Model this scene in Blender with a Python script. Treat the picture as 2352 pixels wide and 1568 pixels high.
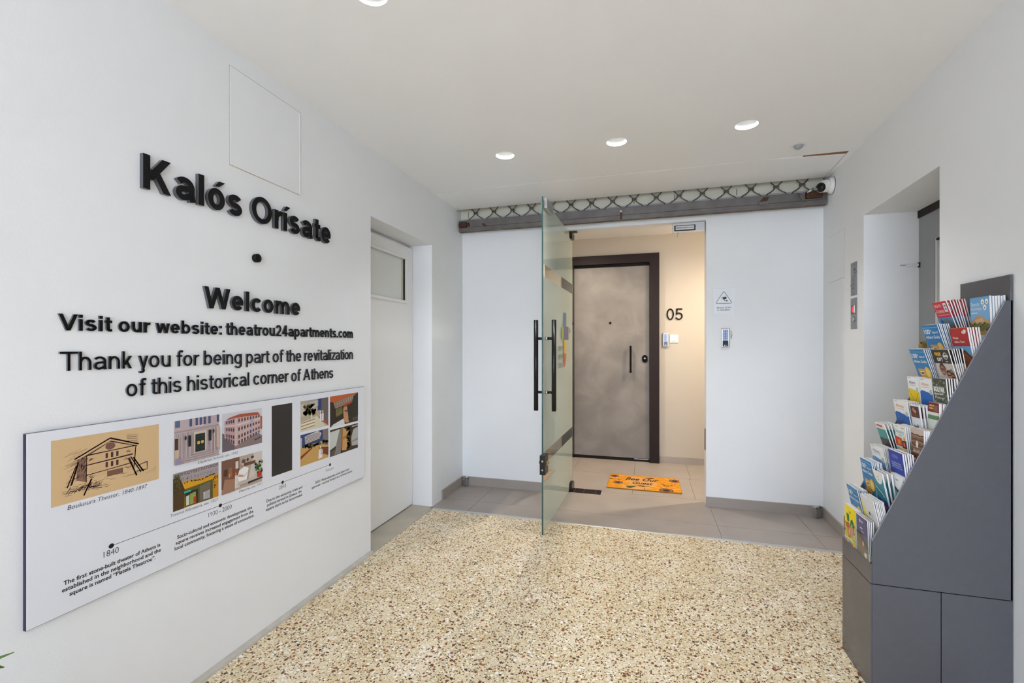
import bpy, bmesh, math, random
from mathutils import Matrix, Vector
random.seed(7)
sc = bpy.context.scene
for o in list(bpy.data.objects):
    bpy.data.objects.remove(o)
COL = sc.collection
PI = math.pi

# ------------------------------------------------------------------ camera
cam_d = bpy.data.cameras.new('camera')
cam_d.sensor_width = 36.0
cam_d.lens = 1055.94 / 2352 * 36.0
cam_d.shift_y = (796.64 - 784.0) / 2352
cam_d.clip_start = 0.02
cam = bpy.data.objects.new('camera', cam_d)
COL.objects.link(cam)
cam.location = (0, 0, 1.25)
cam.rotation_euler = (PI / 2, 0, 0.28483)
sc.camera = cam

# ------------------------------------------------------------------ world and light
sc.view_settings.view_transform = 'Standard'
sc.view_settings.look = 'None'
sc.view_settings.gamma = 1.0
sc.view_settings.use_curve_mapping = False
sc.view_settings.exposure = 0.10
w = bpy.data.worlds.new('sky')
sc.world = w
w.use_nodes = True
bg = w.node_tree.nodes['Background']
bg.inputs[0].default_value = (0.76, 0.88, 1.06, 1)
bg.inputs[1].default_value = 7.0


def lamp(name, kind, loc, energy, color, radius=0.04, rot=None, size=None):
    d = bpy.data.lights.new(name, kind)
    d.energy = energy
    d.color = color
    if kind == 'AREA':
        d.shape = 'RECTANGLE'
        d.size, d.size_y = size
    else:
        d.shadow_soft_size = radius
    o = bpy.data.objects.new(name, d)
    COL.objects.link(o)
    o.location = loc
    if rot:
        o.rotation_euler = rot
    return o


# warm lobby downlights (in the lobby ceiling, behind the header)
LOBBY_LAMPS = [((1.00, 4.34, 2.43), 130.0), ((-0.66, 4.46, 2.43), 70.0)]
WARM = (1.0, 0.85, 0.65)
DOWNLIGHT = 30.0
# high sun on the pale pavement outside; its bounce lights the ceiling
sun_d = bpy.data.lights.new('sun', 'SUN')
sun_d.energy = 12.0
sun_d.angle = 0.01
sun_d.color = (1.0, 0.97, 0.93)
sun = bpy.data.objects.new('sun', sun_d)
COL.objects.link(sun)
sun.rotation_euler = (math.radians(20), 0, math.radians(8))


# ------------------------------------------------------------------ colour and materials
def lin(h):
    h = h.lstrip('#')
    out = []
    for i in (0, 2, 4):
        c = int(h[i:i + 2], 16) / 255
        out.append(c / 12.92 if c <= 0.04045 else ((c + 0.055) / 1.055) ** 2.4)
    return tuple(out)


def new_mat(name):
    m = bpy.data.materials.new(name)
    m.use_nodes = True
    nt = m.node_tree
    b = nt.nodes['Principled BSDF']
    return m, nt, b


def N(nt, t, **kw):
    n = nt.nodes.new(t)
    for k, v in kw.items():
        setattr(n, k, v)
    return n


def simple(name, col, rough=0.5, metal=0.0, noise=0.0, scale=20.0, bump=0.0, bscale=200.0, spec=0.5):
    m, nt, b = new_mat(name)
    c = lin(col) if isinstance(col, str) else col
    b.inputs['Roughness'].default_value = rough
    b.inputs['Metallic'].default_value = metal
    b.inputs['Specular IOR Level'].default_value = spec
    b.inputs['Base Color'].default_value = (*c, 1)
    tc = None
    if noise or bump:
        tc = N(nt, 'ShaderNodeTexCoord')
    if noise:
        n = N(nt, 'ShaderNodeTexNoise')
        n.inputs['Scale'].default_value = scale
        n.inputs['Detail'].default_value = 4
        nt.links.new(tc.outputs['Object'], n.inputs['Vector'])
        r = N(nt, 'ShaderNodeValToRGB')
        r.color_ramp.elements[0].position = 0.3
        r.color_ramp.elements[1].position = 0.7
        r.color_ramp.elements[0].color = (*[x * (1 - noise) for x in c], 1)
        r.color_ramp.elements[1].color = (*[min(1, x * (1 + noise)) for x in c], 1)
        nt.links.new(n.outputs['Fac'], r.inputs['Fac'])
        nt.links.new(r.outputs['Color'], b.inputs['Base Color'])
    if bump:
        n = N(nt, 'ShaderNodeTexNoise')
        n.inputs['Scale'].default_value = bscale
        nt.links.new(tc.outputs['Object'], n.inputs['Vector'])
        bp = N(nt, 'ShaderNodeBump')
        bp.inputs['Strength'].default_value = bump
        bp.inputs['Distance'].default_value = 0.002
        nt.links.new(n.outputs['Fac'], bp.inputs['Height'])
        nt.links.new(bp.outputs['Normal'], b.inputs['Normal'])
    return m


def ramp(nt, stops, interp='LINEAR'):
    r = N(nt, 'ShaderNodeValToRGB')
    cr = r.color_ramp
    cr.interpolation = interp
    while len(cr.elements) < len(stops):
        cr.elements.new(0.5)
    for e, (p, c) in zip(cr.elements, stops):
        e.position = p
        e.color = (*(lin(c) if isinstance(c, str) else c), 1)
    return r


def math_node(nt, op, a, b=None):
    n = N(nt, 'ShaderNodeMath', operation=op)
    for i, v in enumerate((a, b)):
        if v is None:
            continue
        if isinstance(v, (int, float)):
            n.inputs[i].default_value = v
        else:
            nt.links.new(v, n.inputs[i])
    return n.outputs[0]


def mixc(nt, fac, a, b):
    n = N(nt, 'ShaderNodeMix', data_type='RGBA')
    nt.links.new(fac, n.inputs[0])
    for i, v in ((6, a), (7, b)):
        if isinstance(v, tuple):
            n.inputs[i].default_value = (*v, 1)
        else:
            nt.links.new(v, n.inputs[i])
    return n.outputs[2]


def terrazzo():
    m, nt, b = new_mat('terrazzo')
    tc = N(nt, 'ShaderNodeTexCoord')
    base_n = N(nt, 'ShaderNodeTexNoise')
    base_n.inputs['Scale'].default_value = 5
    base_n.inputs['Detail'].default_value = 6
    nt.links.new(tc.outputs['Object'], base_n.inputs['Vector'])
    br = ramp(nt, [(0.32, '#d3bf98'), (0.55, '#decdaa'), (0.72, '#e8dac1')])
    nt.links.new(base_n.outputs['Fac'], br.inputs['Fac'])
    col = br.outputs['Color']
    # warp so that chips are angular and unequal
    wn = N(nt, 'ShaderNodeTexNoise')
    wn.inputs['Scale'].default_value = 110
    nt.links.new(tc.outputs['Object'], wn.inputs['Vector'])
    vm = N(nt, 'ShaderNodeVectorMath', operation='MULTIPLY_ADD')
    nt.links.new(wn.outputs['Color'], vm.inputs[0])
    vm.inputs[1].default_value = (0.010, 0.010, 0)
    nt.links.new(tc.outputs['Object'], vm.inputs[2])
    layers = [
        (165, 0.26, 0.58, 0.40, [(0.0, '#efe7d8'), (0.30, '#d2bd94'), (0.45, '#b39a6c'), (0.62, '#f4f0e8'), (0.82, '#c2a678')]),
        (128, 0.17, 0.56, 0.44, [(0.0, '#5c3819'), (0.30, '#766a44'), (0.48, '#f6f1e9'), (0.68, '#7d4a1f'), (0.90, '#352c22')]),
        (66, 0.13, 0.70, 0.40, [(0.0, '#763a14'), (0.35, '#f5f1ea'), (0.62, '#6b4020'), (0.80, '#9a5c2a'), (0.94, '#2b2622')]),
    ]
    for scale, lo, thr, span, stops in layers:
        v = N(nt, 'ShaderNodeTexVoronoi', voronoi_dimensions='2D')
        v.inputs['Scale'].default_value = scale
        nt.links.new(vm.outputs[0], v.inputs['Vector'])
        sep = N(nt, 'ShaderNodeSeparateColor')
        nt.links.new(v.outputs['Color'], sep.inputs[0])
        size = math_node(nt, 'MULTIPLY_ADD', sep.outputs[1], span)
        size.node.inputs[2].default_value = lo - 0.05
        inside = math_node(nt, 'LESS_THAN', v.outputs['Distance'], size)
        on = math_node(nt, 'GREATER_THAN', sep.outputs[0], thr)
        fac = math_node(nt, 'MULTIPLY', inside, on)
        cr = ramp(nt, stops, 'CONSTANT')
        nt.links.new(sep.outputs[2], cr.inputs['Fac'])
        col = mixc(nt, fac, col, cr.outputs['Color'])
    nt.links.new(col, b.inputs['Base Color'])
    b.inputs['Roughness'].default_value = 0.45
    b.inputs['Specular IOR Level'].default_value = 0.35
    return m


def print_mat(name, rough):
    m, nt, b = new_mat(name)
    a = N(nt, 'ShaderNodeVertexColor', layer_name='Col')
    nt.links.new(a.outputs['Color'], b.inputs['Base Color'])
    b.inputs['Roughness'].default_value = rough
    b.inputs['Specular IOR Level'].default_value = 0.35
    return m


def glass_mat():
    """tinted see-through glass that reflects by Fresnel on the face the light enters"""
    m, nt, b = new_mat('door_glass')
    nt.nodes.remove(b)
    out = nt.nodes['Material Output']
    tr = N(nt, 'ShaderNodeBsdfTransparent')
    tr.inputs[0].default_value = (0.955, 0.98, 0.965, 1)
    gl = N(nt, 'ShaderNodeBsdfGlossy')
    gl.inputs['Roughness'].default_value = 0.0
    gl.inputs[0].default_value = (0.92, 0.97, 0.95, 1)
    fr = N(nt, 'ShaderNodeFresnel')
    fr.inputs['IOR'].default_value = 1.5
    geo = N(nt, 'ShaderNodeNewGeometry')
    front = math_node(nt, 'SUBTRACT', 1.0, geo.outputs['Backfacing'])
    fac = math_node(nt, 'MULTIPLY', fr.outputs[0], front)
    mx = N(nt, 'ShaderNodeMixShader')
    nt.links.new(fac, mx.inputs[0])
    nt.links.new(tr.outputs[0], mx.inputs[1])
    nt.links.new(gl.outputs[0], mx.inputs[2])
    nt.links.new(mx.outputs[0], out.inputs['Surface'])
    return m


def film_mat(name, col, alpha):
    m, nt, b = new_mat(name)
    nt.nodes.remove(b)
    out = nt.nodes['Material Output']
    tr = N(nt, 'ShaderNodeBsdfTransparent')
    df = N(nt, 'ShaderNodeBsdfDiffuse')
    tl = N(nt, 'ShaderNodeBsdfTranslucent')
    df.inputs[0].default_value = (*lin(col), 1)
    tl.inputs[0].default_value = (*lin(col), 1)
    m1 = N(nt, 'ShaderNodeMixShader')
    m1.inputs[0].default_value = 0.5
    nt.links.new(df.outputs[0], m1.inputs[1])
    nt.links.new(tl.outputs[0], m1.inputs[2])
    m2 = N(nt, 'ShaderNodeMixShader')
    m2.inputs[0].default_value = alpha
    nt.links.new(tr.outputs[0], m2.inputs[1])
    nt.links.new(m1.outputs[0], m2.inputs[2])
    nt.links.new(m2.outputs[0], out.inputs['Surface'])
    return m


def emit_mat(name, col, s):
    m, nt, b = new_mat(name)
    b.inputs['Base Color'].default_value = (*lin(col), 1)
    b.inputs['Emission Color'].default_value = (*lin(col), 1)
    b.inputs['Emission Strength'].default_value = s
    return m


def plaster_door():
    m, nt, b = new_mat('clay_plaster_finish')
    tc = N(nt, 'ShaderNodeTexCoord')
    n = N(nt, 'ShaderNodeTexNoise')
    n.inputs['Scale'].default_value = 3.2
    n.inputs['Detail'].default_value = 8
    n.inputs['Distortion'].default_value = 0.4
    nt.links.new(tc.outputs['Object'], n.inputs['Vector'])
    r = ramp(nt, [(0.30, '#716c69'), (0.5, '#7f7a77'), (0.7, '#8e8986')])
    nt.links.new(n.outputs['Fac'], r.inputs['Fac'])
    nt.links.new(r.outputs['Color'], b.inputs['Base Color'])
    b.inputs['Roughness'].default_value = 0.55
    return m


M = {}
M['wall'] = simple('white_wall_paint', (0.84, 0.85, 0.865), 0.55, noise=0.012, scale=3, bump=0.12, bscale=220, spec=0.3)
M['ceil'] = simple('ceiling_paint', (0.91, 0.908, 0.905), 0.6, noise=0.01, scale=2, bump=0.08, bscale=200, spec=0.3)
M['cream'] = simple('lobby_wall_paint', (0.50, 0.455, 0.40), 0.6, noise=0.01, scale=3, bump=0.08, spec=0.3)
M['whitepaint'] = simple('satin_white_paint', (0.86, 0.855, 0.845), 0.35, noise=0.012, scale=4)
M['greypaint'] = simple('grey_satin_paint', '#939496', 0.38, noise=0.03, scale=6)
M['terrazzo'] = terrazzo()
M['tile'] = simple('grey_porcelain_tile', '#9f958e', 0.42, noise=0.06, scale=5, bump=0.05, bscale=90)
M['grout'] = simple('grout', '#5f5852', 0.8)
M['kerb'] = simple('brushed_aluminium_trim', '#c9cbcd', 0.35, metal=0.8)
M['marble'] = simple('worn_marble_sill', '#b0a798', 0.45, noise=0.10, scale=6)
M['cement'] = simple('cement_fillet', '#b5b0a6', 0.7, noise=0.10, scale=18)
M['pavement'] = simple('pale_pavement', (0.55, 0.53, 0.50), 0.8, noise=0.06, scale=4)
M['black'] = simple('black_lacquer', '#141416', 0.28)
M['letter'] = simple('black_acrylic', '#121215', 0.24, spec=0.2)
M['matt_black'] = simple('matt_black', '#0f0e0f', 0.6, spec=0.1)
M['edge_shading'] = simple('painted_edge_shading', '#56575c', 0.3)  # grey stands in for reflections on black letter sides, and for board edge shading
M['blackmetal'] = simple('black_metal', '#18181a', 0.30, metal=0.3)
M['dark'] = simple('dark_gap_and_shade', '#0c0b0b', 0.9)  # dark gaps, and shadows put in as dark strips on two doors
M['bronze'] = simple('dark_bronze_frame', '#251b1a', 0.5, noise=0.05, scale=8, spec=0.2)
M['steel'] = simple('brushed_steel', '#b9babc', 0.32, metal=0.9)
M['chrome'] = simple('chrome', '#d5d8da', 0.12, metal=1.0)
M['brass'] = simple('brass', '#b89a58', 0.3, metal=0.9)
M['rust'] = simple('rusty_iron', '#4a2f22', 0.75, metal=0.3, noise=0.35, scale=60)
M['rail'] = simple('worn_grey_iron_rail', '#6a6664', 0.5, metal=0.35, noise=0.16, scale=14)
M['rustline'] = simple('rust_stained_edge', '#6b5a50', 0.7, metal=0.2, noise=0.45, scale=9)
M['wire'] = simple('dark_grey_wire', '#57514c', 0.5, metal=0.5, noise=0.2, scale=40)
M['box'] = simple('cream_shutter_housing', '#d8d6c6', 0.6, noise=0.04, scale=9)
M['flash'] = simple('pale_metal_flashing', '#c3c8d0', 0.35, metal=0.4)
M['wood'] = simple('raw_brown_wood', '#8a5a2e', 0.7, noise=0.2, scale=30)
M['plastic'] = simple('white_plastic', '#e4e4e2', 0.3)
M['greyplastic'] = simple('grey_plastic', '#9a9ea2', 0.25)
M['lens'] = simple('black_glass_lens', '#0a0b0d', 0.05)
M['stand'] = simple('anthracite_board', '#505158', 0.27, noise=0.03, scale=40, bump=0.03, bscale=500, spec=0.75)
M['stand_edge_glint'] = simple('painted_edge_glint', '#8d8d96', 0.35)  # paler than the board: light caught along the panel edge, put into the colour
M['paper'] = simple('white_paper', '#dedddb', 0.7)
M['print'] = print_mat('satin_print', 0.38)
M['matte'] = print_mat('matte_print', 0.85)
M['glass'] = glass_mat()
M['frost'] = film_mat('frosted_film', '#eceee8', 0.88)
M['haze'] = film_mat('light_haze_film', '#eceee8', 0.80)
M['acrylic'] = glass_mat()
M['acrylic'].name = 'clear_acrylic'
M['frostpane'] = simple('obscured_window_glass', '#e4e6e3', 0.5)
M['glassedge'] = simple('dark_green_glass_edge', '#35504e', 0.15, spec=0.6)
M['leaf'] = simple('green_leaf', '#4c7022', 0.4, noise=0.2, scale=30)
M['pot'] = simple('grey_planter', '#77736d', 0.6)
M['soil'] = simple('potting_soil', '#33261b', 0.95, noise=0.3, scale=60)
M['bowl'] = simple('satin_grey_bowl', '#d0d0ce', 0.5)
M['diffuser'] = simple('opal_diffuser', '#f0f0ec', 0.4)
M['red_led'] = emit_mat('red_display_digit', '#ff2040', 1.6)
M['blue_key'] = emit_mat('blue_lit_key', '#7d95d2', 0.12)
M['lamp_glow'] = emit_mat('warm_lamp_glow', '#ffd9a0', 6.0)
M['stain'] = simple('yellowish_wall_stain', '#b9b39c', 0.8)


# ------------------------------------------------------------------ mesh helpers
class MB:
    def __init__(s):
        s.v, s.f, s.m, s.mats = [], [], [], []
        s.smooth = []

    def mi(s, m):
        m = M[m] if isinstance(m, str) else m
        if m not in s.mats:
            s.mats.append(m)
        return s.mats.index(m)

    def add(s, verts, faces, m, smooth=False, T=None):
        k = len(s.v)
        for p in verts:
            p = Vector(p)
            s.v.append(T @ p if T is not None else p)
        i = s.mi(m)
        for f in faces:
            s.f.append([a + k for a in f])
            s.m.append(i)
            s.smooth.append(smooth)
        return s

    def box(s, a, b, m, T=None):
        (x0, y0, z0), (x1, y1, z1) = a, b
        x0, x1 = min(x0, x1), max(x0, x1)
        y0, y1 = min(y0, y1), max(y0, y1)
        z0, z1 = min(z0, z1), max(z0, z1)
        v = [(x0, y0, z0), (x1, y0, z0), (x1, y1, z0), (x0, y1, z0), (x0, y0, z1), (x1, y0, z1), (x1, y1, z1), (x0, y1, z1)]
        f = [(0, 3, 2, 1), (4, 5, 6, 7), (0, 1, 5, 4), (1, 2, 6, 5), (2, 3, 7, 6), (3, 0, 4, 7)]
        return s.add(v, f, m, T=T)

    def bbox(s, a, b, m, r=0.002, T=None):
        """box with chamfered edges"""
        bm = bmesh.new()
        bmesh.ops.create_cube(bm, size=1)
        for v in bm.verts:
            v.co = Vector([(a[i] + b[i]) / 2 + v.co[i] * abs(b[i] - a[i]) for i in range(3)])
        bmesh.ops.bevel(bm, geom=list(bm.edges), offset=r, segments=2, affect='EDGES', profile=0.6)
        bm.verts.index_update()
        vs = [v.co.copy() for v in bm.verts]
        fs = [[v.index for v in f.verts] for f in bm.faces]
        bm.free()
        return s.add(vs, fs, m, T=T)

    def prism(s, pts, axis, lo, hi, m, T=None):
        """polygon pts in the two other axes, extruded along axis"""
        def P(a, b, c):
            return {'x': (c, a, b), 'y': (a, c, b), 'z': (a, b, c)}[axis]
        n = len(pts)
        v = [P(a, b, lo) for a, b in pts] + [P(a, b, hi) for a, b in pts]
        f = [list(range(n)), list(range(2 * n - 1, n - 1, -1))]
        for i in range(n):
            j = (i + 1) % n
            f.append((i, i + n, j + n, j))
        return s.add(v, f, m, T=T)

    def cyl(s, p, q, r, m, n=20, r2=None, T=None):
        p, q = Vector(p), Vector(q)
        r2 = r if r2 is None else r2
        d = (q - p).normalized()
        a = d.orthogonal().normalized()
        b = d.cross(a)
        v = []
        for c, rr in ((p, r), (q, r2)):
            for i in range(n):
                t = 2 * PI * i / n
                v.append(c + a * math.cos(t) * rr + b * math.sin(t) * rr)
        k = len(s.v)
        s.add(v, [(i, (i + 1) % n, n + (i + 1) % n, n + i) for i in range(n)], m, True, T)
        i0 = s.mi(m)
        s.f += [[k + i for i in range(n - 1, -1, -1)], [k + n + i for i in range(n)]]
        s.m += [i0, i0]
        s.smooth += [False, False]
        return s

    def lathe(s, prof, origin, axis, m, n=32, T=None):
        """prof: (radius, distance along axis)"""
        o = Vector(origin)
        d = Vector(axis).normalized()
        a = d.orthogonal().normalized()
        b = d.cross(a)
        v, f = [], []
        for r, h in prof:
            for i in range(n):
                t = 2 * PI * i / n
                v.append(o + d * h + (a * math.cos(t) + b * math.sin(t)) * r)
        for j in range(len(prof) - 1):
            for i in range(n):
                k = (i + 1) % n
                f.append((j * n + i, j * n + k, (j + 1) * n + k, (j + 1) * n + i))
        return s.add(v, f, m, True, T)

    def tube(s, pts, r, m, n=8, T=None):
        pts = [Vector(p) for p in pts]
        v, f = [], []
        ref = None
        for i, p in enumerate(pts):
            d = (pts[min(i + 1, len(pts) - 1)] - pts[max(i - 1, 0)]).normalized()
            if ref is None:
                ref = d.orthogonal().normalized()
            a = (ref - d * ref.dot(d)).normalized()
            ref = a
            b = d.cross(a)
            for k in range(n):
                t = 2 * PI * k / n
                v.append(p + (a * math.cos(t) + b * math.sin(t)) * r)
        for i in range(len(pts) - 1):
            for k in range(n):
                l = (k + 1) % n
                f.append((i * n + k, i * n + l, (i + 1) * n + l, (i + 1) * n + k))
        f.append(list(range(n - 1, -1, -1)))
        f.append([(len(pts) - 1) * n + k for k in range(n)])
        return s.add(v, f, m, True, T)

    def build(s, name, parent=None, fix=True):
        me = bpy.data.meshes.new(name)
        me.from_pydata([tuple(v) for v in s.v], [], s.f)
        for m in s.mats:
            me.materials.append(m)
        me.polygons.foreach_set('material_index', s.m)
        me.polygons.foreach_set('use_smooth', s.smooth)
        if fix:
            bm = bmesh.new()
            bm.from_mesh(me)
            bmesh.ops.recalc_face_normals(bm, faces=bm.faces)
            bm.to_mesh(me)
            bm.free()
        me.update()
        return link(name, me, parent)


def link(name, me, parent=None):
    o = bpy.data.objects.new(name, me)
    COL.objects.link(o)
    if parent is not None:
        o.parent = parent
    return o


def tag(o, label=None, cat=None, group=None, kind=None):
    for k, v in (('label', label), ('category', cat), ('group', group), ('kind', kind)):
        if v:
            o[k] = v
    return o


def thing(name, label, cat, loc=(0, 0, 0), rz=0.0, group=None):
    o = bpy.data.objects.new(name, None)
    o.empty_display_size = 0.05
    COL.objects.link(o)
    o.location = loc
    o.rotation_euler = (0, 0, rz)
    return tag(o, label, cat, group)


def struct(mb, name, parent=None):
    return tag(mb.build(name, parent), kind='structure')


def copy_tree(o, parent=None):
    c = o.copy()
    COL.objects.link(c)
    if parent is not None:
        c.parent = parent
    for ch in list(o.children):
        copy_tree(ch, c)
    return c


# text glyphs -------------------------------------------------------
_tc = bpy.data.curves.new('glyphs', 'FONT')
_to = bpy.data.objects.new('glyphs', _tc)
COL.objects.link(_to)
_cache = {}
CAP = 0.682


def glyph_mesh(s, offset=0.0, depth=0.0, spacing=1.0):
    key = (s, offset, depth, spacing)
    if key in _cache:
        return _cache[key]
    _tc.body = s
    _tc.offset = offset
    _tc.extrude = depth
    _tc.space_character = spacing
    _tc.resolution_u = 3 if depth == 0 else 4
    _tc.size = 1.0
    bpy.context.view_layer.update()
    dg = bpy.context.evaluated_depsgraph_get()
    ev = _to.evaluated_get(dg)
    me = bpy.data.meshes.new_from_object(ev)
    v = [tuple(p.co) for p in me.vertices]
    f = [list(p.vertices) for p in me.polygons]
    nz = [p.normal.z for p in me.polygons]
    bpy.data.meshes.remove(me)
    _cache[key] = (v, f, nz)
    return _cache[key]


class Print:
    """flat printed artwork: x right, z up in its own plane; every layer sits a hair in front of the one below"""
    EPS = 0.00012

    def __init__(s, y=0.0, mirror=False, ox=0.0, oz=0.0):
        s.v, s.f, s.c = [], [], []
        s.ox, s.oz = ox, oz
        s.y = y
        s.n = 0
        s.mir = mirror

    def _put(s, pts, faces, col, layer=None):
        if layer is None:
            s.n += 1
            layer = s.n
        k = len(s.v)
        y = s.y - layer * s.EPS
        for a, b in pts:
            s.v.append((a - s.ox, y, b - s.oz))
        c = lin(col) if isinstance(col, str) else col
        for f in faces:
            s.f.append([i + k for i in f])
            s.c.append(c)

    def poly(s, pts, col, layer=None):
        area = sum(pts[i][0] * pts[(i + 1) % len(pts)][1] - pts[(i + 1) % len(pts)][0] * pts[i][1] for i in range(len(pts)))
        if area < 0:
            pts = pts[::-1]
        s._put(pts, [list(range(len(pts)))], col, layer)
        return s

    def rect(s, x0, z0, x1, z1, col, layer=None):
        return s.poly([(x0, z0), (x1, z0), (x1, z1), (x0, z1)], col, layer)

    def disc(s, x, z, rx, rz, col, n=20, layer=None, a0=0, a1=2 * PI):
        return s.poly([(x + rx * math.cos(a0 + (a1 - a0) * i / n), z + rz * math.sin(a0 + (a1 - a0) * i / n)) for i in range(n)], col, layer)

    def ring(s, x, z, rx, rz, w, col, n=24, layer=None):
        pts, fs = [], []
        for i in range(n):
            t = 2 * PI * i / n
            pts += [(x + rx * math.cos(t), z + rz * math.sin(t)), (x + (rx - w) * math.cos(t), z + (rz - w) * math.sin(t))]
        for i in range(n):
            j = (i + 1) % n
            fs.append([2 * i, 2 * j, 2 * j + 1, 2 * i + 1])
        s._put(pts, fs, col, layer)
        return s

    def line(s, pts, w, col, layer=None):
        if layer is None:
            s.n += 1
            layer = s.n
        for (x0, z0), (x1, z1) in zip(pts, pts[1:]):
            L = math.hypot(x1 - x0, z1 - z0) or 1e-9
            a, b = -(z1 - z0) / L * w / 2, (x1 - x0) / L * w / 2
            s.poly([(x0 + a, z0 + b), (x0 - a, z0 - b), (x1 - a, z1 - b), (x1 + a, z1 + b)], col, layer)
        return s

    def text(s, t, x0, z, cap, x1=None, col='#151515', bold=0.0, shear=0.0, align='l', layer=None):
        v, f, nz = glyph_mesh(t, bold)
        if not v:
            return s
        lo, hi = min(p[0] for p in v), max(p[0] for p in v)
        sz = cap / CAP
        sx = (x1 - x0) / (hi - lo) if x1 is not None else sz
        wd = (hi - lo) * sx
        off = x0 if x1 is not None or align == 'l' else (x0 - wd / 2 if align == 'c' else x0 - wd)
        pts = []
        for p in v:
            px = (p[0] - lo) * sx
            if s.mir:
                px = wd - px
            pts.append((off + px + shear * p[1] * sz, z + p[1] * sz))
        s._put(pts, [q[::-1] if s.mir else q for q in f], col, layer)
        return s

    def mesh(s, name, mat='print'):
        me = bpy.data.meshes.new(name)
        me.from_pydata(s.v, [], s.f)
        a = me.color_attributes.new('Col', 'FLOAT_COLOR', 'CORNER')
        data = []
        for f, c in zip(s.f, s.c):
            data += [c[0], c[1], c[2], 1.0] * len(f)
        a.data.foreach_set('color', data)
        me.materials.append(M[mat])
        me.update()
        return me

    def build(s, name, parent=None, mat='print'):
        return link(name, s.mesh(name, mat), parent)


def clipx(pts, lo, hi):
    return [(min(max(a, lo), hi), b) for a, b in pts]


# wall frames: x right for the reader, y into the wall, z up
XL, YB, ZC = -1.61, 3.895, 2.459
KR = 0.03                                   # the right wall leans in slightly towards the street


def xr(y):
    return 1.25 + KR * (y - 3.9)


RZ_L, RZ_R = PI / 2, -PI / 2 - math.atan(KR)


def R_wall(y, z=0.0, off=0.0):
    return (xr(y) - off, y + off * KR, z)


# ================================================================== SETTING
Y0 = -3.2
Y0L, Y0C = -3.2, -3.2
# floors
b = MB()
b.box((-2.2, Y0, -0.12), (1.8, 3.236, 0.0), 'terrazzo')
struct(b, 'floor')
b = MB()
b.box((-8, -11, -0.14), (8, Y0, -0.01), 'pavement')
struct(b, 'ground')
# tiled floor: grout bed and large tiles
t = MB()
t.box((-2.0, 3.25, -0.1), (1.9, 5.4, -0.0025), 'grout')
rows = [(3.258, 3.495, [-1.9, -1.31, -0.715, 0.475, 1.07, 1.8]),
        (3.495, 4.04, [-1.9, -1.31, -0.715, 0.475, 1.07, 1.8]),
        (4.04, 4.64, [-1.9, -0.72, -0.118, 0.385, 0.98, 1.8]),
        (4.64, 5.24, [-1.9, -0.72, -0.118, 0.400, 0.98, 1.8])]
for y0, y1, xs in rows:
    for x0, x1 in zip(xs, xs[1:]):
        t.box((x0 + 0.0012, y0 + 0.0012, -0.02), (x1 - 0.0012, y1 - 0.0012, 0.0), 'tile')
struct(t, 'floor_tiles')
b = MB()
b.prism([(3.232, -0.05), (3.262, -0.05), (3.262, 0.0015), (3.256, 0.004), (3.238, 0.004), (3.232, 0.0005)], 'x', XL + 0.002, 1.245, 'kerb')
struct(b, 'trim_1')

# left wall with the door recess
D0, D1, DZ, XD = 2.441, 3.271, 2.046, -1.776
b = MB()
b.box((XL - 0.4, Y0L, -0.1), (XL, D0, 2.8), 'wall')
b.box((XL - 0.4, D1, -0.1), (XL, 4.0, 2.8), 'wall')
b.box((XL - 0.4, D0, DZ), (XL, D1, 2.8), 'wall')
struct(b, 'wall_left')
b = MB()
b.prism([(XL, 0.0), (XL + 0.026, 0.0), (XL + 0.022, 0.008), (XL + 0.004, 0.014), (XL, 0.016)], 'y', Y0L, D0 + 0.002, 'cement')
struct(b, 'trim_2')
b = MB()
b.box((XD - 0.08, D0 + 0.001, -0.05), (XL + 0.02, D1 - 0.001, 0.004), 'marble')
struct(b, 'trim_3')
b = MB()
b.box((XD - 0.10, D0, 0.0), (XD - 0.06, D1, DZ), 'dark')
struct(b, 'wall_behind_door')

# right wall with the lift recess (built along the leaning wall)
root_r = None
E0, E1, EZ, ED = 2.406, 3.183, 2.026, 0.265


def rw_T():
    return Matrix.Translation(Vector((xr(3.9), 3.9, 0))) @ Matrix.Rotation(RZ_R, 4, 'Z')


TR = rw_T()


def rx(y):                                   # along-wall coordinate for a given y
    return (3.9 - y) * math.sqrt(1 + KR * KR)


b = MB()
b.box((rx(4.0), 0, -0.1), (rx(E1), 0.5, 2.8), 'wall', TR)
b.box((rx(E0), 0, -0.1), (rx(Y0), 0.5, 2.8), 'wall', TR)
b.box((rx(E1), 0, EZ), (rx(E0), 0.5, 2.8), 'wall', TR)
struct(b, 'wall_right')

# back wall with the lobby opening
OX0, OX1, OZ, BT = -0.868, 0.449, 2.247, 0.11
b = MB()
b.box((XL - 0.1, YB, -0.1), (OX0, YB + BT, 2.75), 'wall')
b.box((OX1, YB, -0.1), (1.35, YB + BT, 2.75), 'wall')
b.box((OX0, YB, OZ), (OX1, YB + BT, 2.75), 'wall')
struct(b, 'wall_back')

# ceiling with four recessed downlight holes
LIGHTS = [(-0.858, 2.775), (-0.170, 2.776), (0.523, 2.763), (-0.906, 1.375)]
b = MB()
b.box((XL - 0.3, Y0C, ZC), (1.5, 3.304, 2.8), 'ceil')
ceil = struct(b, 'ceiling')
cut = MB()
for x, y in LIGHTS:
    cut.cyl((x, y, ZC - 0.1), (x, y, ZC + 0.10), 0.058, 'ceil', 48)
cut_o = cut.build('ceiling_cutter')
bo = ceil.modifiers.new('holes', 'BOOLEAN')
bo.operation = 'DIFFERENCE'
bo.solver = 'EXACT'
bo.object = cut_o
bpy.context.view_layer.update()
dg = bpy.context.evaluated_depsgraph_get()
me = bpy.data.meshes.new_from_object(ceil.evaluated_get(dg))
ceil.modifiers.clear()
ceil.data = me
bpy.data.objects.remove(cut_o)
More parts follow.
